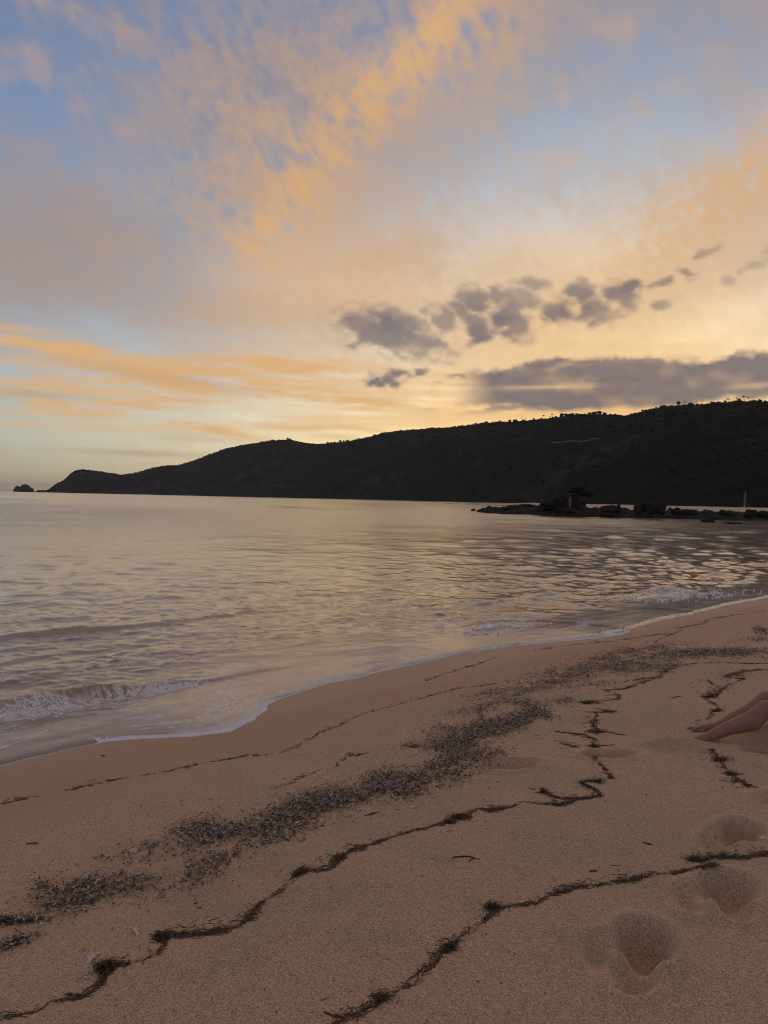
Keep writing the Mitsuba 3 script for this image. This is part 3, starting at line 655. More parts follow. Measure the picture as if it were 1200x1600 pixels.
for name, per_m, width, radius, wander, text in LINES:
    bits = [weed_line(rng, WRACK[name], per_m * 0.5, width * 0.62, radius * 0.9, wander)]
    fine_path = pathpoint(WRACK[name], 0.01)[0]
    for x, y, n, size in TUFTS.get(name, []):
        x, y = fine_path[np.argmin(np.hypot(fine_path[:, 0] - x, fine_path[:, 1] - y))]
        bits.append(tuft(rng, x, y, int(n * 0.34), size * 0.62, radius * 0.9))
    key = numbered('seaweed_line')
    scene[key] = mikit.ply(join(bits), 'mat_weed')
    labels[key] = {'label': text, 'category': 'seaweed', 'kind': 'stuff'}
FAINT_TEXT = {'a': 'faint thin weed thread along the wet sand near the water from the left edge', 'b': 'faint weed thread on the smooth wet sand below the middle of the waterline', 'c': 'thin dark weed thread high on the right, close to the water',
              'd': 'faint broken weed thread just above the dark litter band at centre', 'e': 'short faint weed thread at the top right of the litter band', 'f': 'faint line of weed specks beside the small foam patch at right'}
for name, pts in FAINT.items():
    key = numbered('seaweed_thread')
    scene[key] = mikit.ply(weed_line(rng, pts, 90, 0.012, 0.0013 + 0.0001 * pts[0][1], 0.05, 0.002), 'mat_weed')
    labels[key] = {'label': FAINT_TEXT[name], 'category': 'seaweed', 'kind': 'stuff'}


# ------------------------------------------------------------------ the litter band: dried leaf flakes, bits of coral and shell
def flakes(rng, xy, length, width, bright, stack):
    """curled strips, four cross-sections each"""
    n, k = len(xy), 4
    head, q = rng.uniform(0, 2 * np.pi, n), np.linspace(-0.5, 0.5, k)
    ang = head[:, None] + rng.normal(0, 1.0, (n, 1)) * q[None]
    dx, dy = np.cos(ang) * length[:, None] / k, np.sin(ang) * length[:, None] / k
    X = xy[:, :1] + np.cumsum(dx, 1) - dx.sum(1, keepdims=True) / 2
    Y = xy[:, 1:] + np.cumsum(dy, 1) - dy.sum(1, keepdims=True) / 2
    tilt = rng.normal(0, 0.10, (n, 1)) * q[None] * length[:, None] * 2 + np.abs(rng.normal(0, 0.10, (n, 1))) * length[:, None] * (4 * q[None] ** 2)
    Z = sand_height(X, Y) + 0.0015 + stack[:, None] + np.maximum(tilt, -0.001 - stack[:, None])
    C = np.stack([X, Y, Z], -1)
    roll = rng.normal(0, 0.38, (n, 1)) + rng.normal(0, 0.7, (n, 1)) * q[None]
    side = np.stack([-np.sin(ang) * np.cos(roll), np.cos(ang) * np.cos(roll), np.sin(roll)], -1)
    w = width[:, None] * (1 - (2 * np.abs(q)) ** 2.5 * 0.7)[None]
    V = np.stack([C - side * w[..., None] / 2, C + [0, 0, 0.0012], C + side * w[..., None] / 2], 2).reshape(-1, 3)
    V[:, 2] = np.maximum(V[:, 2], np.repeat(sand_height(X, Y).reshape(-1), 3) - 0.001)
    f = []
    for i in range(k - 1):
        for j in range(2):
            p = i * 3 + j
            f += [(p, p + 1, p + 4), (p, p + 4, p + 3)]
    F = (np.array(f)[None] + (np.arange(n) * k * 3)[:, None, None]).reshape(-1, 3)
    dark, pale = np.array([0.040, 0.027, 0.018]), np.array([0.52, 0.425, 0.35])
    col = dark + (pale - dark) * bright[:, None]
    return V, F, np.repeat(col, k * 3, axis=0)


scene['mat_litter'] = {'type': 'twosided', 'b': {'type': 'principled', 'base_color': {'type': 'mesh_attribute', 'name': 'vertex_color'}, 'roughness': 0.6, 'specular': 0.3}}
rng = np.random.default_rng(91)
zones = {0: [], 1: [], 2: []}
PATCHES = [(*q[:6], q[6] * (2.6 if q[0] < -1.3 and q[1] < 3.1 else 1.0)) for q in PATCHES]
CHAIN = [PATCHES[i] for i in (2, 4, 6, 9, 13, 16, 18, 19, 24, 28, 30, 33)]
PATCHES = PATCHES + [(0.5 * (a[0] + b[0]), 0.5 * (a[1] + b[1]), 0.42 * (b[0] - a[0]), 0.42 * (b[1] - a[1]), *(0.6 * np.array(a[4:6])), 0.85) for a, b in zip(CHAIN[:-1], CHAIN[1:])]
for cx, cy, ux, uy, vx, vy, de in PATCHES:
    area = abs(ux * vy - uy * vx) * math.pi
    m = int(area * de * (7000 if cy < 4.6 else 4600)) + 8
    g = rng.normal(0, 0.52, (m, 2))
    pts = np.array([cx, cy]) + g[:, :1] * [ux, uy] + g[:, 1:] * [vx, vy]
    keep_ = meshkit.fbm(np.concatenate([pts * 5.5, np.zeros((m, 1))], 1), 3, 13) + 0.30 * rng.random(m) > (0.50 if cy < 4.1 else 0.57) - 0.06 * de
    if cy > 6.4:
        keep_ &= rng.random(m) < 0.42
    zones[0 if cy < 4.0 else 1 if cy < 6.4 else 2].append(pts[keep_])
# loose scatter over the whole band
band_pts = []
for i in range(2600):
    c = PATCHES[rng.integers(len(PATCHES))]
    p = np.array(c[:2]) + rng.normal(0, 1.15) * np.array(c[2:4]) + rng.normal(0, 1.3) * np.array(c[4:6])
    zones[0 if c[1] < 4.0 else 1 if c[1] < 6.4 else 2].append(p[None])
ZT = {0: 'band of dark and pale dried leaf litter and coral bits at lower left', 1: 'densest part of the dried leaf litter band in the middle of the beach', 2: 'far part of the dried leaf litter band thinning toward the right edge'}
for z, lst in zones.items():
    xy = np.concatenate(lst)
    m = len(xy)
    near = np.clip(1.0 + 0.07 * (xy[:, 1] - 3), 1, 1.55)
    kind = rng.random(m)
    length = np.where(kind < 0.75, rng.uniform(0.010, 0.032, m), rng.uniform(0.026, 0.055, m)) * near
    width = np.where(kind < 0.75, rng.uniform(0.003, 0.0085, m), rng.uniform(0.002, 0.004, m)) * near
    bright = np.where(rng.random(m) < 0.60, rng.uniform(0.0, 0.08, m), rng.uniform(0.25, 1.15, m) ** 1.2)
    V, F, C = flakes(rng, xy, length, width, bright, np.abs(rng.normal(0, 0.007, m)) + 0.006 * np.clip(bright, 0, 1))
    key = numbered('tide_litter')
    scene[key] = mikit.ply((V, F), 'mat_litter', smooth=True, color=C)
    labels[key] = {'label': ZT[z], 'category': 'litter', 'kind': 'stuff'}

# single pieces that can be told apart
scene['mat_coral'] = {'type': 'twosided', 'b': {'type': 'bumpmap', 'tex': proc(lambda p, n, uv: fbm(p.x * 220, p.y * 220, p.z * 220, 3), 8e-4), 'scale': 0.003,
                      'b': {'type': 'principled', 'base_color': proc(lambda p, n, uv: mix((0.42, 0.37, 0.32), (0.68, 0.61, 0.54), fbm(p.x * 90, p.y * 90, p.z * 90, 3))), 'roughness': 0.8}}}


def coral_branch(rng, x, y, size, heading, label):
    pts = [np.array([0, 0, 0.0])]
    for i in range(5):
        a = heading + 0.5 * math.sin(i * 1.3)
        pts.append(pts[-1] + size * 0.24 * np.array([math.cos(a), math.sin(a), 0.12 * math.sin(i)]))
    pts = np.array(pts)
    bones = [limb(p, q, size * (0.13 - 0.012 * i), size * (0.12 - 0.012 * i)) for i, (p, q) in enumerate(zip(pts[:-1], pts[1:]))]
    for i in (1, 2, 3):
        a = heading + (1.0 if i % 2 else -1.1)
        bones.append(limb(pts[i], pts[i] + size * rng.uniform(0.22, 0.34) * np.array([math.cos(a), math.sin(a), 0.45]), size * 0.10, size * 0.06))
    m = solid(bones, size * 0.09, 4)
    v = np.array(m.vertices)
    v += (meshkit.noise(v * 9 / size, 3) - 0.5)[:, None] * size * 0.06
    v[:, :2] -= pts[:, :2].mean(0)
    z = float(sand_height(np.array(x), np.array(y)))
    key = numbered('coral_piece')
    scene[key] = mikit.ply((v + [x, y, z + size * 0.07], np.array(m.faces)), 'mat_coral', smooth=True)
    labels[key] = {'label': label, 'category': 'coral'}


def pebble(rng, x, y, size, label, mat='mat_coral'):
    v, f = rock(rng, np.array([1, 0.75, 0.62]) * size, 3, 0.5)
    key = numbered('coral_stone')
    z = float(sand_height(np.array(x), np.array(y)))
    scene[key] = mikit.ply((v + [x, y, z + size * 0.35], f), mat, smooth=50)
    labels[key] = {'label': label, 'category': 'stone'}


rng = np.random.default_rng(14)
coral_branch(rng, -0.896, 2.858, 0.055, 1.9, 'pale curved coral piece lying alone on bare sand left of the dark weed tuft')
coral_branch(rng, -0.99, 2.675, 0.055, 1.2, 'pale forked coral piece caught in the weed tuft at lower left')
coral_branch(rng, 0.195, 4.11, 0.040, 0.3, 'small grey coral piece just below the litter band at centre')
pebble(rng, -1.156, 3.63, 0.022, 'grey cube-like stone on the upper edge of the lower left litter band')
pebble(rng, 0.905, 4.325, 0.016, 'pale stone caught in the looping weed strand')
pebble(rng, -1.343, 3.081, 0.013, 'small whitish stone at the lower end of the left litter patch')
pebble(rng, 1.157, 5.47, 0.016, 'grey stone on sand at the tip of the small weed scrap right of centre')
pebble(rng, 3.10, 9.05, 0.030, 'pale stone shining in the far part of the litter band')
pebble(rng, 1.80, 3.56, 0.018, 'dark grey stone at the right edge beside the third footprint')
TW = ['thin dark twig near the water at the left edge of the sand', 'small dark twig right at the wet edge below the foam lobe', 'thin twig stretched between litter band and long weed line at centre', 'fine twig just below the litter band left of centre',
      'dark twig on bare sand above the lower weed line at right', 'dark curved twig below the middle of the right-hand sand', 'short curved twig below the centre litter', 'curved twig beside the oval footprint', 'thin twig left of the zigzag weed behind the feet',
      'forked twig poking out of the lower weed line', 'twig lying at the bottom of the lower weed line', 'long faint twig on the open sand between the two weed lines', 'tiny forked twig on open sand below the feet', 'small dark twig near the left edge above the litter band']
for a, b, text in zip(TWIGS_A, TWIGS_B, TW):
    L = np.hypot(*(np.array(b) - a))
    r_ = 0.0022 + 0.0002 * a[1]
    key = numbered('twig')
    v, f = strands(rng, np.array([(np.array(a) + b) / 2]), np.array([math.atan2(b[1] - a[1], b[0] - a[0])]), np.array([L * 1.1]), np.array([r_]), np.array([0.002]), 0.8, 5, 7)
    v2, f2 = strands(rng, np.array([np.array(a) * 0.35 + np.array(b) * 0.65]), np.array([math.atan2(b[1] - a[1], b[0] - a[0]) + 0.7]), np.array([L * 0.4]), np.array([r_ * 0.7]), np.array([0.002]), 0.8, 5, 7)
    scene[key] = mikit.ply(join([(v, f), (v2, f2)]), 'mat_weed', smooth=True)
    labels[key] = {'label': text, 'category': 'twig'}
# stray specks: dark crumbs and pale shell chips pressed in the sand, one uncountable scatter
n = 2600
xy = np.stack([rng.uniform(-2.2, 4.6, n), rng.uniform(1.9, 8.5, n)], -1)
t_, n_ = tn(xy[:, 0], xy[:, 1])
ok = (n_ < 5.0) & (rng.random(n) < 0.25 + 0.75 * (meshkit.fbm(np.column_stack([xy * 1.6, 0 * t_]), 3, 5) > 0.5))
xy = xy[ok]
m = len(xy)
V, F, C = flakes(rng, xy, rng.uniform(0.004, 0.014, m), rng.uniform(0.002, 0.005, m), np.where(rng.random(m) < 0.7, 0.02, rng.uniform(0.4, 1.1, m)), np.zeros(m))
scene['beach_crumbs'] = mikit.ply((V, F), 'mat_litter', smooth=True, color=C)
labels['beach_crumbs'] = {'label': 'scattered dark crumbs and pale shell chips over the dry sand', 'category': 'debris', 'kind': 'stuff'}


# ------------------------------------------------------------------ a person reclining on the sand, only the lower legs reach into the picture
def finger(root, direction, upv, lengths, r0, bend):
    d, u = np.array(direction, float), np.array(upv, float)
    pts, out = [np.array(root, float)], []
    for i, L in enumerate(lengths):
        ang = bend * i
        pts.append(pts[-1] + L * (d * math.cos(ang) - u * math.sin(ang)))
        out.append(limb(pts[-2], pts[-1], r0 * (1 - 0.12 * i), r0 * (1 - 0.12 * (i + 1)), 14))
    return out


def leg(hip, knee, ankle, heel, ball_, side, toes_up):
    hip, knee, ankle, heel, ball_ = (np.array(p, float) for p in (hip, knee, ankle, heel, ball_))
    shin = ankle - knee
    L = np.linalg.norm(shin)
    d = shin / L
    back = np.cross(d, [0, 1, 0])
    back /= np.linalg.norm(back)
    if back[2] > 0:
        back = -back
    th = knee - hip
    calf = knee + shin * 0.30 + back * 0.034
    low = knee + shin * 0.68 + back * 0.006
    b = [limb(knee, calf, .056, .068, 18), limb(calf, low, .068, .046, 18), limb(low, ankle, .046, .037, 18), limb(knee + [0, 0, .006], knee + shin * 0.14, .050, .046, 18), limb(knee + shin * 0.1, low, .044, .034, 18)]
    tmid = hip + th * 0.5
    b += [limb(hip, tmid, .098, .078, 18), limb(tmid, knee, .080, .056, 18), limb(tmid - [0, 0, .012], knee + [0, 0, -.01], .070, .046, 18)]
    b += [limb(ankle, heel, .033, .030, 16), limb(ankle, ball_ + (ankle - ball_) * 0.35, .030, .029, 16), limb(heel, ball_, .027, .024, 16), limb(ankle + (ball_ - ankle) * 0.3 + [0, 0, 0.004], ball_, .028, .020, 16)]
    fd = ball_ - heel
    fd /= np.linalg.norm(fd)
    lat = np.array([0, 1.0, 0]) * side
    fu = np.cross(fd, lat)
    fu = fu if fu[2] > 0 else -fu
    for i, (o, L0, r) in enumerate([(-.026, .052, .0115), (-.008, .046, .0085), (.006, .042, .008), (.019, .036, .0075), (.030, .029, .007)]):
        root = ball_ + lat * o - fd * 0.008 * i * 0.9
        b.append(limb(ankle + (ball_ - ankle) * 0.55, root, .022, r * 1.5, 14))
        b += finger(root, fd * math.cos(toes_up) + fu * math.sin(toes_up), fu, [L0 * 0.55, L0 * 0.5], r, 0.5)
    return b


gz = lambda x, y: float(sand_height(np.array(x), np.array(y)))
bones = leg((3.04, 5.25, .47), (2.640, 5.225, .578), (2.245, 5.18, .392), (2.275, 5.175, .352), (2.085, 5.17, .338), 1, 0.2)
bones += leg((3.07, 5.50, .47), (2.820, 5.590, .553), (2.447, 5.50, .372), (2.478, 5.50, .338), (2.282, 5.50, .340), -1, 0.25)
bones += [limb((3.08, 5.29, .47), (3.08, 5.46, .47), .105, .105, 18), limb((3.08, 5.37, .47), (3.28, 5.38, .58), .12, .105, 18), limb((3.28, 5.38, .58), (3.50, 5.38, .74), .11, .12, 18), limb((3.53, 5.24, .80), (3.53, 5.52, .80), .06, .06, 18),
          limb((3.50, 5.38, .76), (3.60, 5.38, .92), .06, .05, 16), limb((3.60, 5.38, .98), (3.63, 5.38, 1.06), .075, .088, 20), limb((3.55, 5.38, .965), (3.60, 5.38, 1.0), .045, .06, 16), ball((3.535, 5.38, 1.01), .014), ball((3.61, 5.295, 1.02), .02), ball((3.61, 5.465, 1.02), .02)]
for s_, y0 in ((-1, 5.20), (1, 5.56)):
    el, wr = np.array([3.72, y0 + 0.06 * s_, .60]), np.array([3.84, y0 + 0.03 * s_, .44])
    wr[2] = gz(wr[0], wr[1]) + 0.05
    bones += [limb((3.54, y0 + 0.03 * s_, .80), el, .048, .038, 16), limb(el, wr, .038, .026, 16)]
    palm = wr + [0.06, 0, -0.028]
    bones.append(limb(wr, palm, .026, .018, 14))
    for i, (dy, Lf) in enumerate([(-.030, .070), (-.011, .080), (.009, .076), (.028, .060)]):
        bones.append(limb(wr + [0.01, dy * 0.6, -0.01], palm + [0.03, dy, 0], .014, .010, 12))
        bones += finger(palm + [0.03, dy, 0], (1, dy * 4, -0.05), (0, 0, 1), [Lf * 0.42, Lf * 0.33, Lf * 0.25], .0088, 0.18)
    bones += finger(wr + [0.02, -0.028 * s_, -0.01], (0.6, -0.8 * s_, -0.1), (0, 0, 1), [.035, .03, .025], .0105, 0.1)
body = solid(bones, 0.011, 10)


def skin_color(p, n, uv):
    m = fbm(p.x * 30, p.y * 30, p.z * 30, 3)
    c = mix((0.235, 0.120, 0.092), (0.30, 0.160, 0.122), m)
    sandy = smoothstep(0.62, 0.75, fbm(p.x * 160, p.y * 160, p.z * 160, 2)) * smoothstep(0.46, 0.36, p.z)
    return mix(c, (0.36, 0.27, 0.19), 0.6 * sandy)


scene['mat_legs'] = {'type': 'twosided', 'b': {'type': 'bumpmap', 'tex': proc(lambda p, n, uv: fbm(p.x * 260, p.y * 260, p.z * 260, 2), 8e-4), 'scale': 0.0005,
                     'b': {'type': 'principled', 'base_color': proc(skin_color), 'roughness': 0.45, 'specular': 0.4}}}
scene['person__body'] = mikit.ply(body, 'mat_legs', smooth=True)
hv_ = solid([limb((3.63, 5.38, 1.05), (3.66, 5.38, 1.02), .097, .09, 20), limb((3.68, 5.38, 1.0), (3.74, 5.38, .86), .08, .05, 16)], 0.02, 4)
scene['mat_hair'] = {'type': 'twosided', 'b': {'type': 'diffuse', 'reflectance': {'type': 'rgb', 'value': [0.02, 0.015, 0.012]}}}
scene['person__hair'] = mikit.ply(hv_, 'mat_hair', smooth=True)
sh = solid([limb((3.06, 5.28, .47), (3.06, 5.47, .47), .115, .115, 18), limb((3.06, 5.37, .48), (3.16, 5.375, .53), .128, .122, 18), limb((3.05, 5.25, .47), (2.93, 5.245, .50), .106, .100, 18), limb((3.08, 5.50, .47), (2.99, 5.53, .495), .106, .100, 18)], 0.015, 5)
scene['mat_cloth'] = {'type': 'twosided', 'b': {'type': 'diffuse', 'reflectance': {'type': 'rgb', 'value': [0.05, 0.055, 0.07]}}}
scene['person__shorts'] = mikit.ply(sh, 'mat_cloth', smooth=True)
labels['person'] = {'label': 'person reclining at the right edge, bare legs bent and feet dug into the sand', 'category': 'person'}


# ------------------------------------------------------------------ the wooded headland across the bay
RIDGE = [(-24.05, 0.03), (-23.65, 0.157), (-23.21, 0.518), (-22.65, 0.842), (-22.33, 1.204), (-22.01, 1.48), (-21.43, 1.632), (-20.6, 1.527), (-19.76, 1.42), (-18.9, 1.312), (-18.48, 1.371), (-17.83, 1.526), (-17.1, 1.777),
         (-16.31, 1.985), (-15.65, 2.075), (-14.99, 2.12), (-14.32, 2.372), (-13.65, 2.625), (-12.75, 3.026), (-11.85, 3.382), (-10.71, 3.7), (-9.56, 3.926), (-8.4, 4.151), (-7.23, 4.259), (-6.52, 4.163), (-5.81, 4.019), (-5.1, 3.968),
         (-3.92, 4.095), (-2.59, 4.271), (-1.55, 4.533), (-0.13, 4.943), (1.77, 5.194), (4.62, 5.406), (6.03, 5.612), (7.44, 5.813), (9.3, 5.895), (11.6, 6.04), (12.96, 6.291), (14.08, 6.378), (15.19, 6.438), (16.3, 6.36), (17.17, 6.284),
         (17.82, 6.433), (18.67, 6.643), (19.73, 6.801), (20.77, 6.911), (22.42, 6.915), (23.43, 7.016), (24.42, 7.093), (25.59, 7.075), (26.36, 7.005), (31, 6.7), (38, 7.3), (48, 6.4), (60, 5.0), (75, 3.4), (88, 1.2)]
SHORE = [(-24.05, 3000, 3080), (-22, 2880, 3150), (-18.5, 2750, 3150), (-14, 2600, 3150), (-7, 2200, 2950), (0, 1850, 2600), (8, 1450, 2200), (14, 1150, 1950), (20, 900, 1750), (26, 780, 1600), (35, 650, 1500), (50, 540, 1350), (75, 460, 1200), (88, 420, 1000)]
ra, re = np.array(RIDGE).T
sa, s0, s1 = np.array(SHORE).T


def hill_height(a, r):
    e = np.interp(a, ra, re)
    r0, r1 = np.interp(a, sa, s0), np.interp(a, sa, s1)
    x, y = r * np.sin(np.radians(a)), r * np.cos(np.radians(a))
    r0 = r0 + 60 * (meshkit.fbm(np.stack([x * 0.004, y * 0.004, 0 * x], -1), 3, 12) - 0.5)
    u = (r - r0) / (r1 - r0)
    H = np.tan(np.radians(e)) * r1 + CAM_Z
    P3 = np.stack([x, y, 0 * x], -1)
    mid = np.clip(4 * u * (1 - u), 0, 1)
    spur = 1 - np.abs(2 * meshkit.fbm(P3 * 0.0042, 4, 14) - 1) - 0.62
    h = H * (0.86 * np.clip(u, 0, 1) ** 0.8 + 0.14 * np.clip(u, 0, 1) ** 3 + 0.30 * mid * spur + 0.10 * mid * (meshkit.fbm(P3 * 0.02, 3, 15) - 0.5))
    h = np.where(u > 1, H * (1 - 0.35 * np.clip(u - 1, 0, 9) ** 1.2 - 0.10 * (u - 1)), h)
    h = h + np.clip(u * 12, 0, 1) * (5.0 * (meshkit.fbm(P3 * 0.06, 3, 16) - 0.5) + 3.6 * (meshkit.noise(P3 * 0.17, 17) - 0.5)) * np.clip(H / 60, 0.15, 1)
    cap = np.tan(np.radians(e)) * r * 0.995 + CAM_Z
    h = np.where(u < 0.97, np.minimum(h, cap), h)
    return np.where(u < 0, -6 + 0 * h, h)


def on_ridge(a):
    r = float(np.interp(a, sa, s1)) * 0.992
    return r * math.sin(math.radians(a)), r * math.cos(math.radians(a)), float(hill_height(np.array([a]), np.array([r]))[0])


ha = np.concatenate([np.arange(-24.05, 27.2, 0.06), np.arange(27.4, 88, 0.5)])
hu = np.concatenate([np.linspace(-0.06, 0.02, 10), np.linspace(0.03, 0.93, 60), np.linspace(0.94, 1.06, 14), np.linspace(1.15, 2.6, 16)])
A_, U_ = np.meshgrid(ha, hu)
r0_, r1_ = np.interp(A_, sa, s0), np.interp(A_, sa, s1)
R_ = r0_ + (r1_ - r0_) * U_
hz = hill_height(A_, R_)
hv = np.stack([R_ * np.sin(np.radians(A_)), R_ * np.cos(np.radians(A_)), hz], -1).reshape(-1, 3)
ii, jj = np.meshgrid(np.arange(len(hu) - 1), np.arange(len(ha) - 1), indexing='ij')
b_ = ii * len(ha) + jj
hf = up_facing(hv, np.stack([b_, b_ + len(ha), b_ + len(ha) + 1, b_ + 1], -1).reshape(-1, 4))


def hill_color(p, n, uv):
    a = fbm(p.x * 0.006, p.y * 0.006, p.z * 0.01, 4)
    b = fbm(p.x * 0.045, p.y * 0.045, p.z * 0.06, 3)
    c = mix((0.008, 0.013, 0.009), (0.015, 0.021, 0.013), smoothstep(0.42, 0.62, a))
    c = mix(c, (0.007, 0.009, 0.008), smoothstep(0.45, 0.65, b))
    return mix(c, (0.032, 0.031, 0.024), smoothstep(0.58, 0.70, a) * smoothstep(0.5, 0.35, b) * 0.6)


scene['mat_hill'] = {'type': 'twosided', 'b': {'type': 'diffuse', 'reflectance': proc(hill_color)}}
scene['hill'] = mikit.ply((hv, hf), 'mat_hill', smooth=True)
labels['hill'] = {'label': 'dark wooded headland rising across the bay in silhouette', 'category': 'hill', 'kind': 'structure'}

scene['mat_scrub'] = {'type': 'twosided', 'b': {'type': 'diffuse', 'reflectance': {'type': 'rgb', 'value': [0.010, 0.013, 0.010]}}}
scene['mat_bark'] = {'type': 'twosided', 'b': {'type': 'diffuse', 'reflectance': {'type': 'rgb', 'value': [0.06, 0.05, 0.04]}}}


rng = np.random.default_rng(5)
shapes = [blob(rng, 1) for _ in range(12)]
clumps = []
for k in range(2600):
    a = rng.uniform(-23.3, 27.5)
    u = rng.uniform(0.0, 1.0) ** (0.8 if k % 3 else 0.12) if k % 3 else rng.uniform(0.955, 1.0)
    r0, r1 = np.interp(a, sa, s0), np.interp(a, sa, s1)
    r = r0 + (r1 - r0) * max(u, 0.02)
    z = float(hill_height(np.array([a]), np.array([r]))[0])
    if z < 1.0:
        continue
    s = rng.uniform(1.6, 4.2) * (0.75 if u > 0.95 else 1.0) * min(1.0, 0.35 + np.interp(a, ra, re) / 3)
    v, f = shapes[k % 12]
    ang = rng.uniform(0, 6.28)
    c, s_ = math.cos(ang), math.sin(ang)
    w = v @ np.array([[c, s_, 0], [-s_, c, 0], [0, 0, 1]]) * s
    clumps.append((w + [r * math.sin(math.radians(a)), r * math.cos(math.radians(a)), z + 0.25 * s], f))
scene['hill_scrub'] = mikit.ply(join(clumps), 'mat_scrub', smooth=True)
labels['hill_scrub'] = {'label': 'dark scrub and bushes covering the slopes of the headland', 'category': 'scrub', 'kind': 'stuff'}


# trees that stand out on the skyline: unit-high models reused
def leaf_crown(rng, blobs, leaves, spread):
    parts = []
    for cx, cy, cz, s in blobs:
        v, f = blob(rng, 1, 0.8, 0.45)
        parts.append((v * s * 0.86 + [cx, cy, cz], f))
        for _ in range(leaves):
            d = rng.normal(size=3)
            d /= np.linalg.norm(d)
            c = np.array([cx, cy, cz]) + d * s * rng.uniform(0.75, 1.15) * [1, 1, 0.8]
            e1, e2 = rng.normal(size=3) * spread, rng.normal(size=3) * spread
            parts.append((np.array([c - e1, c + e1, c + e2]), np.array([[0, 1, 2]])))
    return join(parts)


rng = np.random.default_rng(8)
ROUND = []
for k in range(4):
    blobs = [(rng.uniform(-0.25, 0.25), rng.uniform(-0.25, 0.25), rng.uniform(0.55, 0.85), rng.uniform(0.16, 0.27)) for _ in range(6)] + [(0, 0, 0.62, 0.28)]
    trunk = join([taper([(0, 0, -0.15), (0.02, 0, 0.25), (0, 0.02, 0.55)], [0.05, 0.04, 0.025])] + [taper([(0.02, 0, 0.25), (b[0] * 0.6, b[1] * 0.6, 0.45), b[:3]], [0.03, 0.02, 0.008], 4) for b in blobs[:4]])
    ROUND.append((mikit.ply(trunk, 'mat_bark', smooth=True), mikit.ply(leaf_crown(rng, blobs, 34, 0.045), 'mat_scrub')))
PALM = []
for k in range(3):
    lean = rng.uniform(-0.12, 0.12)
    top = np.array([lean, 0.03, 0.86])
    trunk = taper([(0, 0, -0.1), (lean * 0.3, 0.01, 0.3), (lean * 0.7, 0.02, 0.6), top], [0.028, 0.022, 0.018, 0.016])
    fr = []
    for i in range(13):
        a, el = i * 2.4 + rng.uniform(-0.2, 0.2), rng.uniform(-0.2, 0.9)
        L = rng.uniform(0.26, 0.34)
        mid = [top + L * s * np.array([math.cos(a), math.sin(a), math.sin(el) * (1 - s) - 0.55 * s * s]) for s in (0, 0.33, 0.66, 1.0)]
        side = np.array([-math.sin(a), math.cos(a), -0.25])
        w = [0.012, 0.055, 0.048, 0.006]
        v = np.array([p + sg * w_ * side for p, w_ in zip(mid, w) for sg in (-1, 0, 1)])
        f = np.array([[r_ * 3 + c_, r_ * 3 + c_ + 1, r_ * 3 + c_ + 4] for r_ in range(3) for c_ in range(2)] + [[r_ * 3 + c_, r_ * 3 + c_ + 4, r_ * 3 + c_ + 3] for r_ in range(3) for c_ in range(2)])
        fr.append((v, f))
    PALM.append((mikit.ply(trunk, 'mat_bark', smooth=True), mikit.ply(join(fr), 'mat_scrub')))


def plant(name, models, a, height, wide, label, group, k, sink=0.0, at=None):
    key = numbered(name)
    sink = sink or (0.0 if 'palm' in name else 0.20 * height)
    wide = wide * (1.0 if 'palm' in name else 1.0 + 0.45 * ((k * 37) % 5) / 4)
    x, y, z = at if at else on_ridge(a)
    tw = T().translate([x, y, z - sink]).rotate([0, 0, 1], (k * 77) % 360).scale([height * wide * 0.85, height * wide * 0.85, height * 0.85])
    trunk, crown = models[k % len(models)]
    scene[key + '__trunk'], scene[key + '__crown'] = {**trunk, 'to_world': tw}, {**crown, 'to_world': tw}
    labels[key] = {'label': label, 'category': 'palm' if 'palm' in name else 'tree'}
    if group:
        labels[key]['group'] = group


G1 = 'trees on the highest crest at the right'
for k, (a, h, w) in enumerate([(18.4, 8, 0.9), (19.33, 7, 1.0), (19.84, 8, 1.0), (20.2, 6, 1.2), (22.0, 6, 1.0), (22.9, 8.5, 1.0), (23.30, 8, 0.9), (25.86, 8, 0.9), (26.17, 6, 0.9)]):
    plant('ridge_tree', ROUND, a, h, w, 'small dark tree standing on the highest crest of the headland at right', G1, k)
plant('ridge_tree', ROUND, 20.81, 13, 0.85, 'tall round-topped tree on the crest, just right of the bright yellow gap under the cloud', None, 1)
plant('ridge_tree', ROUND, 21.55, 11, 1.2, 'broad low dark tree on the right crest beside the tall round-topped tree', None, 2)
plant('ridge_tree', ROUND, 23.74, 8.5, 1.0, 'small dark tree standing on the highest crest of the headland at right', G1, 3)
for k, (a, h) in enumerate([(21.14, 10), (21.26, 9), (21.96, 10), (22.29, 11), (23.94, 12)]):
    plant('palm_tree', PALM, a, h, 1.0, 'slender palm silhouetted on the right crest between the round-topped trees', 'palms on the right crest', k)
plant('palm_tree', PALM, 24.46, 12, 1.0, 'slender palm on the crest immediately left of the ridge hut', None, 1)
plant('palm_tree', PALM, 24.93, 16, 1.0, 'tallest palm on the crest, just right of the ridge hut', None, 2)
plant('palm_tree', PALM, 25.16, 14, 1.0, 'second palm right of the ridge hut, a little lower than its neighbour', None, 0)
G2 = 'trees on the middle ridge below the clouds'
for k, (a, h, w) in enumerate([(7.44, 12, 0.9), (9.16, 12, 0.9), (9.53, 12, 1.3), (10.87, 9, 1.1), (11.42, 9, 0.9), (12.43, 10, 0.8), (12.83, 12, 0.9), (14.45, 8, 1.0), (16.23, 8, 0.9), (16.53, 8, 1.0), (16.84, 7, 1.0), (8.42, 7, 1.0)]):
    plant('ridge_tree', ROUND, a, h, w, 'small dark tree along the middle of the ridge, left of the bright gap', G2, k)
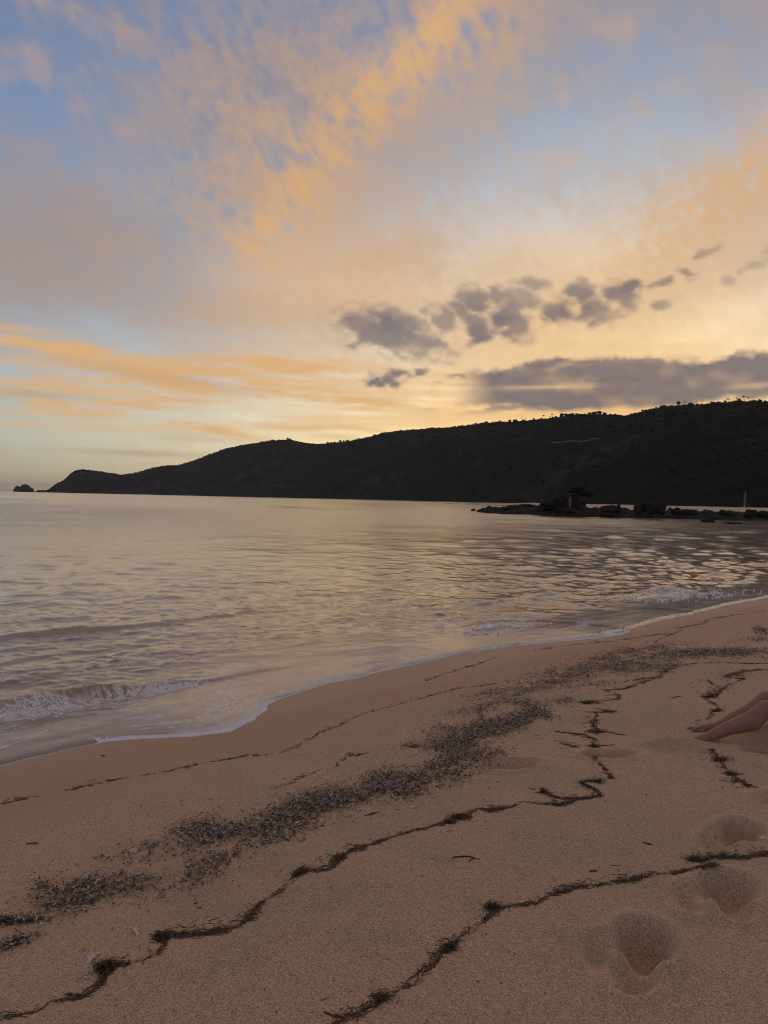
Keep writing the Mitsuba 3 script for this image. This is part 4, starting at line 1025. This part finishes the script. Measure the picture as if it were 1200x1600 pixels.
for k, (a, h) in enumerate([(10.0, 11), (10.27, 11), (11.61, 15), (12.15, 16), (12.02, 10)]):
    plant('palm_tree', PALM, a, h, 1.0, 'slender palm silhouetted on the middle of the ridge above the pale road', 'palms on the middle ridge', k)
for k, (a, h, w) in enumerate([(12.92, 14, 1.6), (13.24, 14, 1.6), (13.56, 13, 1.6), (13.92, 12, 1.6), (14.23, 11, 1.5), (14.81, 13, 1.6), (15.12, 15, 1.6), (15.48, 14, 1.6), (15.83, 11, 1.5)]):
    plant('ridge_tree', ROUND, a, h * 0.8, w, 'broad tree in the dense grove on the ridge directly above the pale road', 'grove on the ridge', k, 2.0)
G3 = 'trees on the low saddle of the ridge'
for k, (a, h, w) in enumerate([(-4.28, 13, 1.0), (-3.76, 13, 0.9), (-3.38, 15, 0.8), (-3.1, 15, 0.8), (-2.81, 17, 0.9)]):
    plant('ridge_tree', ROUND, a, h, w, 'tree in the short row on the low saddle of the ridge', G3, k)
for k, (a, h, w) in enumerate([(-8.8, 12, 0.9), (-8.61, 11, 0.9), (-8.38, 11, 1.0), (-7.25, 16, 0.8), (-7.07, 14, 0.8)]):
    plant('ridge_tree', ROUND, a, h, w, 'tree on the knoll left of the low saddle', 'trees on the left knoll', k)
for k, (a, h) in enumerate([(-5.42, 10), (-0.86, 11), (-0.1, 11), (1.62, 9)]):
    plant('ridge_tree', ROUND, a, h, 0.9, 'lone small tree on the long bare stretch of the ridge', 'lone trees on the bare ridge', k)
plant('ridge_tree', ROUND, -21.35, 12, 1.4, 'bushy tree on the flat top of the far left headland', None, 2)

# a hut among the palms on the crest
x, y, z = on_ridge(24.61)
W = []
for sx in (-2.2, 2.2):
    for sy in (-1.6, 1.6):
        W.append(trimesh.creation.box((0.3, 0.3, 5.0), trimesh.transformations.translation_matrix((sx, sy, 1.5))))
roof = trimesh.convex.convex_hull(np.array([(-3.4, -2.6, 3.8), (3.4, -2.6, 3.8), (3.4, 2.6, 3.8), (-3.4, 2.6, 3.8), (-2.0, 0, 6.2), (2.0, 0, 6.2)]))
tw = T().translate([x, y, z + 1.0])
scene['ridge_hut__wall'] = mikit.ply(trimesh.creation.box((4.8, 3.6, 2.6), trimesh.transformations.translation_matrix((0, 0, 2.0))), 'mat_bark', to_world=tw)
for k, m in enumerate(W):
    scene['ridge_hut__post' + (f'_{k:03d}' if k else '')] = mikit.ply(m, 'mat_bark', to_world=tw)
scene['ridge_hut__roof'] = mikit.ply(roof, 'mat_bark', to_world=tw)
labels['ridge_hut'] = {'label': 'tiny dark hut on stilts on the crest among palms', 'category': 'hut'}

# pale road cut along a contour of the slope
rv = []
for a in np.linspace(12.1, 15.46, 60):
    rs = np.linspace(np.interp(a, sa, s0), np.interp(a, sa, s1), 900)
    zs = hill_height(np.full_like(rs, a), rs)
    zt = 124.0 + 1.2 * math.sin((a - 12) * 2.1) - 1.6 * (a - 13.8) * 0.4
    k = int(np.argmax(zs > zt))
    dxy = np.array([math.sin(math.radians(a)), math.cos(math.radians(a))])
    w = 1.35 * (0.75 + 0.5 * math.sin(a * 9) ** 2)
    rv.append(np.array([[*(dxy * (rs[k] - 7.0)), zt + 1.2], [*(dxy * (rs[k] - 6.4)), zt + 1.2 + w], [*(dxy * (rs[k] + 1.0)), zt + 1.3 + w]]))
rv = np.array(rv).reshape(-1, 3)
rf = np.array([[i * 3 + j, (i + 1) * 3 + j, (i + 1) * 3 + j + 1, i * 3 + j + 1] for i in range(59) for j in range(2)])
scene['mat_road'] = {'type': 'twosided', 'b': {'type': 'diffuse', 'reflectance': proc(lambda p, n, uv: mix((0.13, 0.125, 0.12), (0.24, 0.23, 0.215), noise(p.x * 0.2, p.y * 0.2)))}}
scene['hillside_road'] = mikit.ply((rv, rf), 'mat_road')
labels['hillside_road'] = {'label': 'pale road cutting across the dark slope of the headland', 'category': 'road', 'kind': 'structure'}

# sea stacks off the point
scene['mat_rock'] = {'type': 'twosided', 'b': {'type': 'bumpmap', 'tex': proc(lambda p, n, uv: fbm(p.x * 2.2, p.y * 2.2, p.z * 2.2, 4), 0.05), 'scale': 0.35,
                     'b': {'type': 'principled', 'base_color': proc(lambda p, n, uv: mix((0.008, 0.0075, 0.007), (0.024, 0.022, 0.019), smoothstep(0.4, 0.7, fbm(p.x * 0.9, p.y * 0.9, p.z * 1.5, 4)))), 'roughness': 0.8, 'specular': 0.3}}}


rng = np.random.default_rng(21)
stack = join([(rock(rng, s)[0] + polar(a, 2950, z), rock(rng, (1, 1, 1))[1]) for a, s, z in ((-25.12, (24, 22, 21), 5), (-25.55, (12, 14, 15), 6), (-24.75, (14, 12, 12), 5))])
scene['sea_stack'] = mikit.ply(stack, 'mat_rock', smooth=True)
labels['sea_stack'] = {'label': 'flat-topped rock stack standing in the sea at far left', 'category': 'rock'}
v, f = rock(rng, (17, 15, 10))
scene['sea_stack_001'] = mikit.ply((v + polar(-24.05, 2950, 1), f), 'mat_rock', smooth=True)
labels['sea_stack_001'] = {'label': 'low bushy-looking rock between the flat-topped stack and the headland', 'category': 'rock'}
v, f = rock(rng, (34, 18, 5))
scene['sea_stack_002'] = mikit.ply((v + polar(-24.45, 2960, -1), f), 'mat_rock', smooth=True)
labels['sea_stack_002'] = {'label': 'very low wave-washed rock ledge right beside the flat-topped stack', 'category': 'rock'}


# ------------------------------------------------------------------ low rocky reef in the middle distance, with boulders, a person and a tree
REEF = np.array([(18.5, 152), (21.5, 137), (25.0, 127), (29.5, 122.5), (36, 119.5), (43, 119), (50, 117.5), (60, 121), (72, 123), (92, 119), (125, 106)], float)
REEF_H = [0.35, 0.75, 1.05, 1.05, 0.95, 0.95, 0.95, 0.85, 0.85, 0.9, 0.9]
REEF_W = [2.0, 5.0, 7.5, 6.5, 6.0, 6.0, 6.5, 6.0, 6.0, 8, 10]
cum = np.concatenate([[0], np.cumsum(np.hypot(*np.diff(REEF, axis=0).T))])
ss = np.arange(0, cum[-1], 0.22)
px_, py_ = np.interp(ss, cum, REEF[:, 0]), np.interp(ss, cum, REEF[:, 1])
ker = np.ones(25) / 25
px_, py_ = (np.convolve(np.pad(a, 12, 'edge'), ker, 'valid') for a in (px_, py_))
tx, ty = np.gradient(px_), np.gradient(py_)
L_ = np.hypot(tx, ty)
tx, ty = tx / L_, ty / L_
vv = np.linspace(-1.25, 1.25, 44)
S2, V2 = np.meshgrid(np.arange(len(ss)), vv, indexing='ij')
wid = np.interp(ss, cum, REEF_W)[S2]
hgt = np.interp(ss, cum, REEF_H)[S2]
X2, Y2 = px_[S2] - ty[S2] * V2 * wid, py_[S2] + tx[S2] * V2 * wid
P3 = np.stack([X2, Y2, 0 * X2], -1)
lump = np.abs(2 * meshkit.fbm(P3 * 0.38, 4, 71) - 1)
Z2 = hgt * (1.15 - 1.3 * np.abs(V2) ** 2.2) + 0.9 * (lump - 0.28) + 0.9 * (meshkit.fbm(P3 * 1.1, 4, 72) - 0.5) - 0.5 * np.clip(np.abs(V2) - 0.9, 0, 1) * 6
Z2 = Z2 - 1.2 * sstep(14, 0, ss)[S2] * (0.2 + meshkit.noise(P3 * 0.5, 73))
rvv = np.stack([X2, Y2, Z2], -1).reshape(-1, 3)
i2, j2 = np.meshgrid(np.arange(len(ss) - 1), np.arange(len(vv) - 1), indexing='ij')
b2 = i2 * len(vv) + j2
scene['rock_reef'] = mikit.ply((rvv, up_facing(rvv, np.stack([b2, b2 + len(vv), b2 + len(vv) + 1, b2 + 1], -1).reshape(-1, 4))), 'mat_rock', smooth=40)
labels['rock_reef'] = {'label': 'long low black rocky reef lying across the bay at right', 'category': 'reef', 'kind': 'structure'}

rng = np.random.default_rng(33)


def boulder(a, dist, size, z, label, sub=3, rough=0.75, parts=1):
    key = numbered('boulder')
    bits = []
    for k in range(parts):
        v, f = rock(rng, np.asarray(size) * (1 if k == 0 else rng.uniform(0.45, 0.75)), sub, rough)
        off = np.zeros(3) if k == 0 else np.array([rng.uniform(-1, 1) * size[0] * 0.8, rng.uniform(-1, 0.2) * size[1] * 0.6, rng.uniform(-0.5, 0.35) * size[2]])
        bits.append((v + polar(a, dist, z) + off, f))
    scene[key] = mikit.ply(join(bits), 'mat_rock', smooth=35)
    labels[key] = {'label': label, 'category': 'rock'}


boulder(13.15, 124.5, (3.0, 2.6, 2.2), 1.7, 'tallest jagged black crag of the reef, beside the green tree', 4, 0.85, 7)
boulder(12.05, 124.5, (1.6, 1.7, 1.35), 0.9, 'lower shoulder rock joined to the left side of the tallest crag', 3, 0.8, 3)
boulder(14.35, 124.0, (1.5, 1.7, 1.0), 0.9, 'low rock at the right foot of the tallest crag', 3, 0.8, 3)
boulder(10.25, 130, (2.7, 1.8, 0.8), 0.85, 'long flat black rock left of the narrow gap in the reef', 3, 0.8, 4)
boulder(8.55, 143, (1.5, 1.6, 0.55), 0.45, 'squarish rock at the left end of the reef', 3, 0.7, 2)
boulder(16.35, 119.5, (1.5, 1.3, 0.75), 1.1, 'rounded low rock midway between the tall crag and the twin boulders', 3, 0.8, 2)
boulder(17.0, 119.5, (0.34, 0.34, 0.85), 1.3, 'thin upright rock standing like a post on the reef', 2, 0.6)
boulder(18.42, 119.2, (0.95, 0.95, 1.0), 1.35, 'smaller dome-shaped boulder of the pair, left of the narrow gap', 3, 0.6, 1)
boulder(19.25, 119.2, (1.35, 1.3, 1.15), 1.4, 'large black boulder of the pair on the right of the reef', 3, 0.7, 2)
boulder(19.78, 118.6, (0.85, 0.95, 1.2), 1.55, 'tall rock knob leaning on the right side of the large boulder', 3, 0.7, 1)
boulder(20.9, 118.6, (0.55, 0.6, 0.6), 1.1, 'small stubby rock a little right of the large paired boulder', 3, 0.9, 2)
boulder(22.9, 102.5, (0.95, 0.8, 0.32), 0.12, 'flat dark rock awash in front of the reef at right', 3, 0.6, 2)
boulder(24.35, 98.5, (1.0, 0.6, 0.14), 0.05, 'very flat rock ledge awash near the right edge of the picture', 3, 0.6, 2)
boulder(6.6, 156, (0.55, 0.6, 0.38), 0.1, 'small rock alone in the water, farthest left of the reef', 2, 0.5)
boulder(7.35, 154, (0.32, 0.35, 0.25), 0.03, 'tiny rock in the water just left of the end of the reef', 2, 0.5)
for k in range(16):
    a = rng.uniform(20.5, 27.5)
    s = rng.uniform(0.35, 0.8)
    boulder(a, 119.0 + rng.uniform(-2, 1), (s * 1.3, s, s * 0.8), 0.85 + 0.2 * s, 'small rough rock on the low right-hand end of the reef', 2, 0.9)
    labels[[q for q in labels if q.startswith('boulder')][-1]]['group'] = 'small rocks on the right end of the reef'

# tree growing behind the crag, leaning right
scene['mat_leaf'] = {'type': 'twosided', 'b': {'type': 'diffuse', 'reflectance': {'type': 'rgb', 'value': [0.018, 0.036, 0.010]}}}
rng = np.random.default_rng(40)
o = polar(13.75, 125.5, 1.0)
blobs = [(0.4, 0, 3.0, 0.65), (1.3, 0.2, 3.15, 0.62), (2.2, -0.1, 2.7, 0.62), (1.8, 0.3, 2.35, 0.5), (2.7, 0, 2.2, 0.42), (0.9, -0.3, 2.7, 0.5), (0.0, 0.2, 2.9, 0.45)]
tr = join([taper([(0, 0, -1.2), (0.05, 0, 0.6), (0.35, 0, 1.6), (0.9, 0, 2.4)], [0.17, 0.14, 0.11, 0.06])] + [taper([(0.35, 0, 1.6), ((b[0] + 0.3) / 2, b[1] / 2, b[2] - 0.5), b[:3]], [0.08, 0.05, 0.02], 5) for b in blobs])
parts = []
for cx, cy, cz, s in blobs:
    v, f = blob(rng, 1, 0.7, 0.6)
    parts.append((v * s * 0.55 + [cx, cy, cz], f))
    for _ in range(420):
        d = rng.normal(size=3)
        d /= np.linalg.norm(d)
        c = np.array([cx, cy, cz]) + d * s * rng.uniform(0.35, 1.15) * [1.1, 1, 0.75]
        e1, e2 = rng.normal(size=3) * 0.07, rng.normal(size=3) * 0.07
        parts.append((np.array([c - e1, c + e1, c + e2]), np.array([[0, 1, 2]])))
tw = T().translate(o.tolist())
scene['reef_tree__trunk'] = mikit.ply(tr, 'mat_bark', smooth=True, to_world=tw)
scene['reef_tree__crown'] = mikit.ply(join(parts), 'mat_leaf', to_world=tw)
labels['reef_tree'] = {'label': 'green leafy tree leaning right from behind the tallest crag', 'category': 'tree'}

# far away person in yellow on the rocks
b = [limb((-.10, 0, .06), (-.09, .02, .46), .045, .06), limb((-.09, .02, .46), (-.08, 0, .86), .06, .085), limb((-.10, -.02, .04), (-.10, -.14, .03), .04, .03),
     limb((.10, .02, .06), (.09, .0, .46), .045, .06), limb((.09, 0, .46), (.08, 0, .86), .06, .085), limb((.10, 0, .04), (.11, -.13, .03), .04, .03),
     limb((0, 0, .88), (0, 0, 1.1), .13, .12), limb((0, 0, 1.1), (0, 0, 1.32), .12, .14), limb((-.17, 0, 1.36), (.17, 0, 1.36), .055, .055), limb((0, 0, 1.38), (0, -.01, 1.5), .05, .045),
     limb((0, -.01, 1.55), (0, 0, 1.63), .075, .085), limb((-.19, 0, 1.36), (-.25, .02, 1.08), .05, .04), limb((-.25, .02, 1.08), (-.22, -.10, .86), .04, .03), limb((.19, 0, 1.36), (.26, .03, 1.08), .05, .04), limb((.26, .03, 1.08), (.24, -.08, .86), .04, .03)]
scene['mat_skin'] = {'type': 'twosided', 'b': {'type': 'principled', 'base_color': {'type': 'rgb', 'value': [0.22, 0.12, 0.09]}, 'roughness': 0.5, 'specular': 0.4}}
scene['mat_yellow'] = {'type': 'twosided', 'b': {'type': 'diffuse', 'reflectance': {'type': 'rgb', 'value': [0.26, 0.125, 0.03]}}}
pk = numbered('person')
pos = polar(13.6, 118.2, 0.0)
pos[2] = 1.25
tw = T().translate(pos.tolist()).rotate([0, 0, 1], 20)
scene[pk + '__body'] = mikit.ply(solid(b, 0.05, 4), 'mat_skin', smooth=True, to_world=tw)
cl = [limb((0, 0, .72), (0, 0, 1.1), .19, .145), limb((0, 0, 1.1), (0, 0, 1.33), .145, .155), limb((-.18, 0, 1.36), (.18, 0, 1.36), .07, .07), limb((-.19, 0, 1.36), (-.23, .02, 1.2), .066, .06), limb((.19, 0, 1.36), (.24, .02, 1.2), .066, .06)]
scene[pk + '__clothing'] = mikit.ply(solid(cl, 0.05, 3), 'mat_yellow', smooth=True, to_world=tw)
hh = solid([ball((0, .015, 1.60), .098, 16), limb((0, .05, 1.58), (0, .07, 1.45), .08, .06)], 0.04, 2)
scene[pk + '__hair'] = mikit.ply(hh, 'mat_hair', smooth=True, to_world=tw)
labels[pk] = {'label': 'tiny distant figure in yellow-orange clothing standing on the reef in front of the tallest crag', 'category': 'person'}
boulder(13.6, 118.3, (0.9, 0.8, 0.55), 0.75, 'rock ledge on which the distant figure in yellow stands', 2, 0.5)

# sailing yacht at anchor, seen from ahead
scene['mat_white'] = {'type': 'twosided', 'b': {'type': 'principled', 'base_color': {'type': 'rgb', 'value': [0.62, 0.63, 0.62]}, 'roughness': 0.35}}
scene['mat_alloy'] = {'type': 'twosided', 'b': {'type': 'principled', 'base_color': {'type': 'rgb', 'value': [0.42, 0.46, 0.47]}, 'roughness': 0.45, 'metallic': 0.2}}
st = np.linspace(0, 1, 15)
hullv, hullf = [], []
for s_ in st:
    y = -4.6 + 9.2 * s_
    half = 1.45 * (math.sin(math.pi * (0.06 + 0.80 * s_)) ** 0.75 if s_ > 0 else 0.0) + 0.02
    sheer = 0.95 + 0.35 * (1 - s_) ** 2
    for q in np.linspace(-1, 1, 9):
        hullv.append((half * math.copysign(abs(q) ** 0.6, q), y, -0.35 + (sheer + 0.35) * abs(q) ** 1.6))
for i in range(14):
    for j in range(8):
        p = i * 9 + j
        hullf.append((p, p + 1, p + 10, p + 9))
deck = [(i * 9, i * 9 + 8, (i + 1) * 9 + 8, (i + 1) * 9) for i in range(14)] + [(14 * 9 + k, 14 * 9 + k + 1, 14 * 9 + 7 - k, 14 * 9 + 8 - k) for k in range(4)]
yp = polar(25.13, 408)
tw = T().translate(yp.tolist()).rotate([0, 0, 1], -18)
scene['sailing_yacht__hull'] = mikit.ply((np.array(hullv), np.array(hullf + deck)), 'mat_white', smooth=40, to_world=tw)
cab = trimesh.convex.convex_hull(np.array([(sx * w, y, z) for sx in (-1, 1) for w, y, z in ((0.85, -1.9, 0.95), (0.75, -1.5, 1.45), (0.8, 1.3, 1.5), (0.9, 1.5, 0.95))]))
scene['sailing_yacht__cabin'] = mikit.ply(cab, 'mat_white', to_world=tw)
scene['sailing_yacht__mast'] = mikit.ply(taper([(0, -0.8, 0.9), (0, -0.8, 5), (0, -0.8, 9.6)], [0.10, 0.09, 0.06], 8), 'mat_alloy', smooth=True, to_world=tw)
scene['sailing_yacht__boom'] = mikit.ply(join([taper([(0, -0.8, 2.2), (0, 1.2, 2.25), (0, 2.9, 2.3)], [0.06, 0.06, 0.05], 6), taper([(0, -0.7, 2.38), (0.02, 1.2, 2.42), (0, 2.8, 2.4)], [0.13, 0.15, 0.08], 8)]), 'mat_white', smooth=True, to_world=tw)
for k, (a_, b_2) in enumerate([((0, -4.5, 1.2), (0, -0.8, 9.4)), ((0, 4.4, 1.0), (0, -0.8, 9.5)), ((-1.2, -0.6, 1.0), (0, -0.8, 9.2)), ((1.2, -0.6, 1.0), (0, -0.8, 9.2))]):
    scene['sailing_yacht__stay' + (f'_{k:03d}' if k else '')] = mikit.ply(taper([a_, (np.array(a_) + b_2) / 2, b_2], [0.012] * 3, 4), 'mat_alloy', to_world=tw)
labels['sailing_yacht'] = {'label': 'small white sailing yacht at anchor with bare mast below the headland', 'category': 'boat'}


# ------------------------------------------------------------------ sea air
scene['sea_air'] = {'type': 'homogeneous', 'albedo': {'type': 'rgb', 'value': [0.95, 0.95, 0.95]}, 'sigma_t': {'type': 'rgb', 'value': [3.2e-5, 3.2e-5, 3.4e-5]}}
scene['haze'] = {'type': 'cube', 'to_world': T().translate([0, 0, 140]).scale([31000, 31000, 160]), 'mat': {'type': 'null'}, 'interior': {'type': 'ref', 'id': 'sea_air'}}
scene['camera']['medium'] = {'type': 'ref', 'id': 'sea_air'}
labels['haze'] = {'label': 'thin sea haze softening the far headland', 'category': 'haze', 'kind': 'stuff'}


# things of one group told apart by their place in the row, left to right
ORD = ['first', 'second', 'third', 'fourth', 'fifth', 'sixth', 'seventh', 'eighth', 'ninth', 'tenth', 'eleventh', 'twelfth', 'thirteenth', 'fourteenth', 'fifteenth', 'sixteenth']
ROWS = {'trees on the highest crest at the right': '{} small tree from the left among those on the highest right-hand crest', 'palms on the right crest': '{} palm from the left on the right crest, left of the hut',
        'trees on the middle ridge below the clouds': '{} small tree from the left along the middle of the ridge', 'palms on the middle ridge': '{} palm from the left on the middle ridge above the pale road',
        'grove on the ridge': '{} tree from the left in the dense grove above the pale road', 'trees on the low saddle of the ridge': '{} tree from the left in the short row on the low saddle',
        'trees on the left knoll': '{} tree from the left on the knoll left of the saddle', 'lone trees on the bare ridge': '{} lone tree from the left on the bare stretch of the ridge', 'small rocks on the right end of the reef': '{} small rough rock from the left on the low right end of the reef'}
for group, text in ROWS.items():
    members = []
    for key in [k for k in labels if labels[k].get('group') == group]:
        d = scene.get(key) or scene[key + '__trunk']
        v = meshkit.WRITTEN[d['filename']][0]
        c = np.array(mi.ScalarTransform4f(d['to_world']).matrix)[:3, 3] if 'to_world' in d else v.mean(0)
        members.append((math.atan2(c[0], c[1]), key))
    for i, (_, key) in enumerate(sorted(members)):
        labels[key]['label'] = text.format(ORD[i])
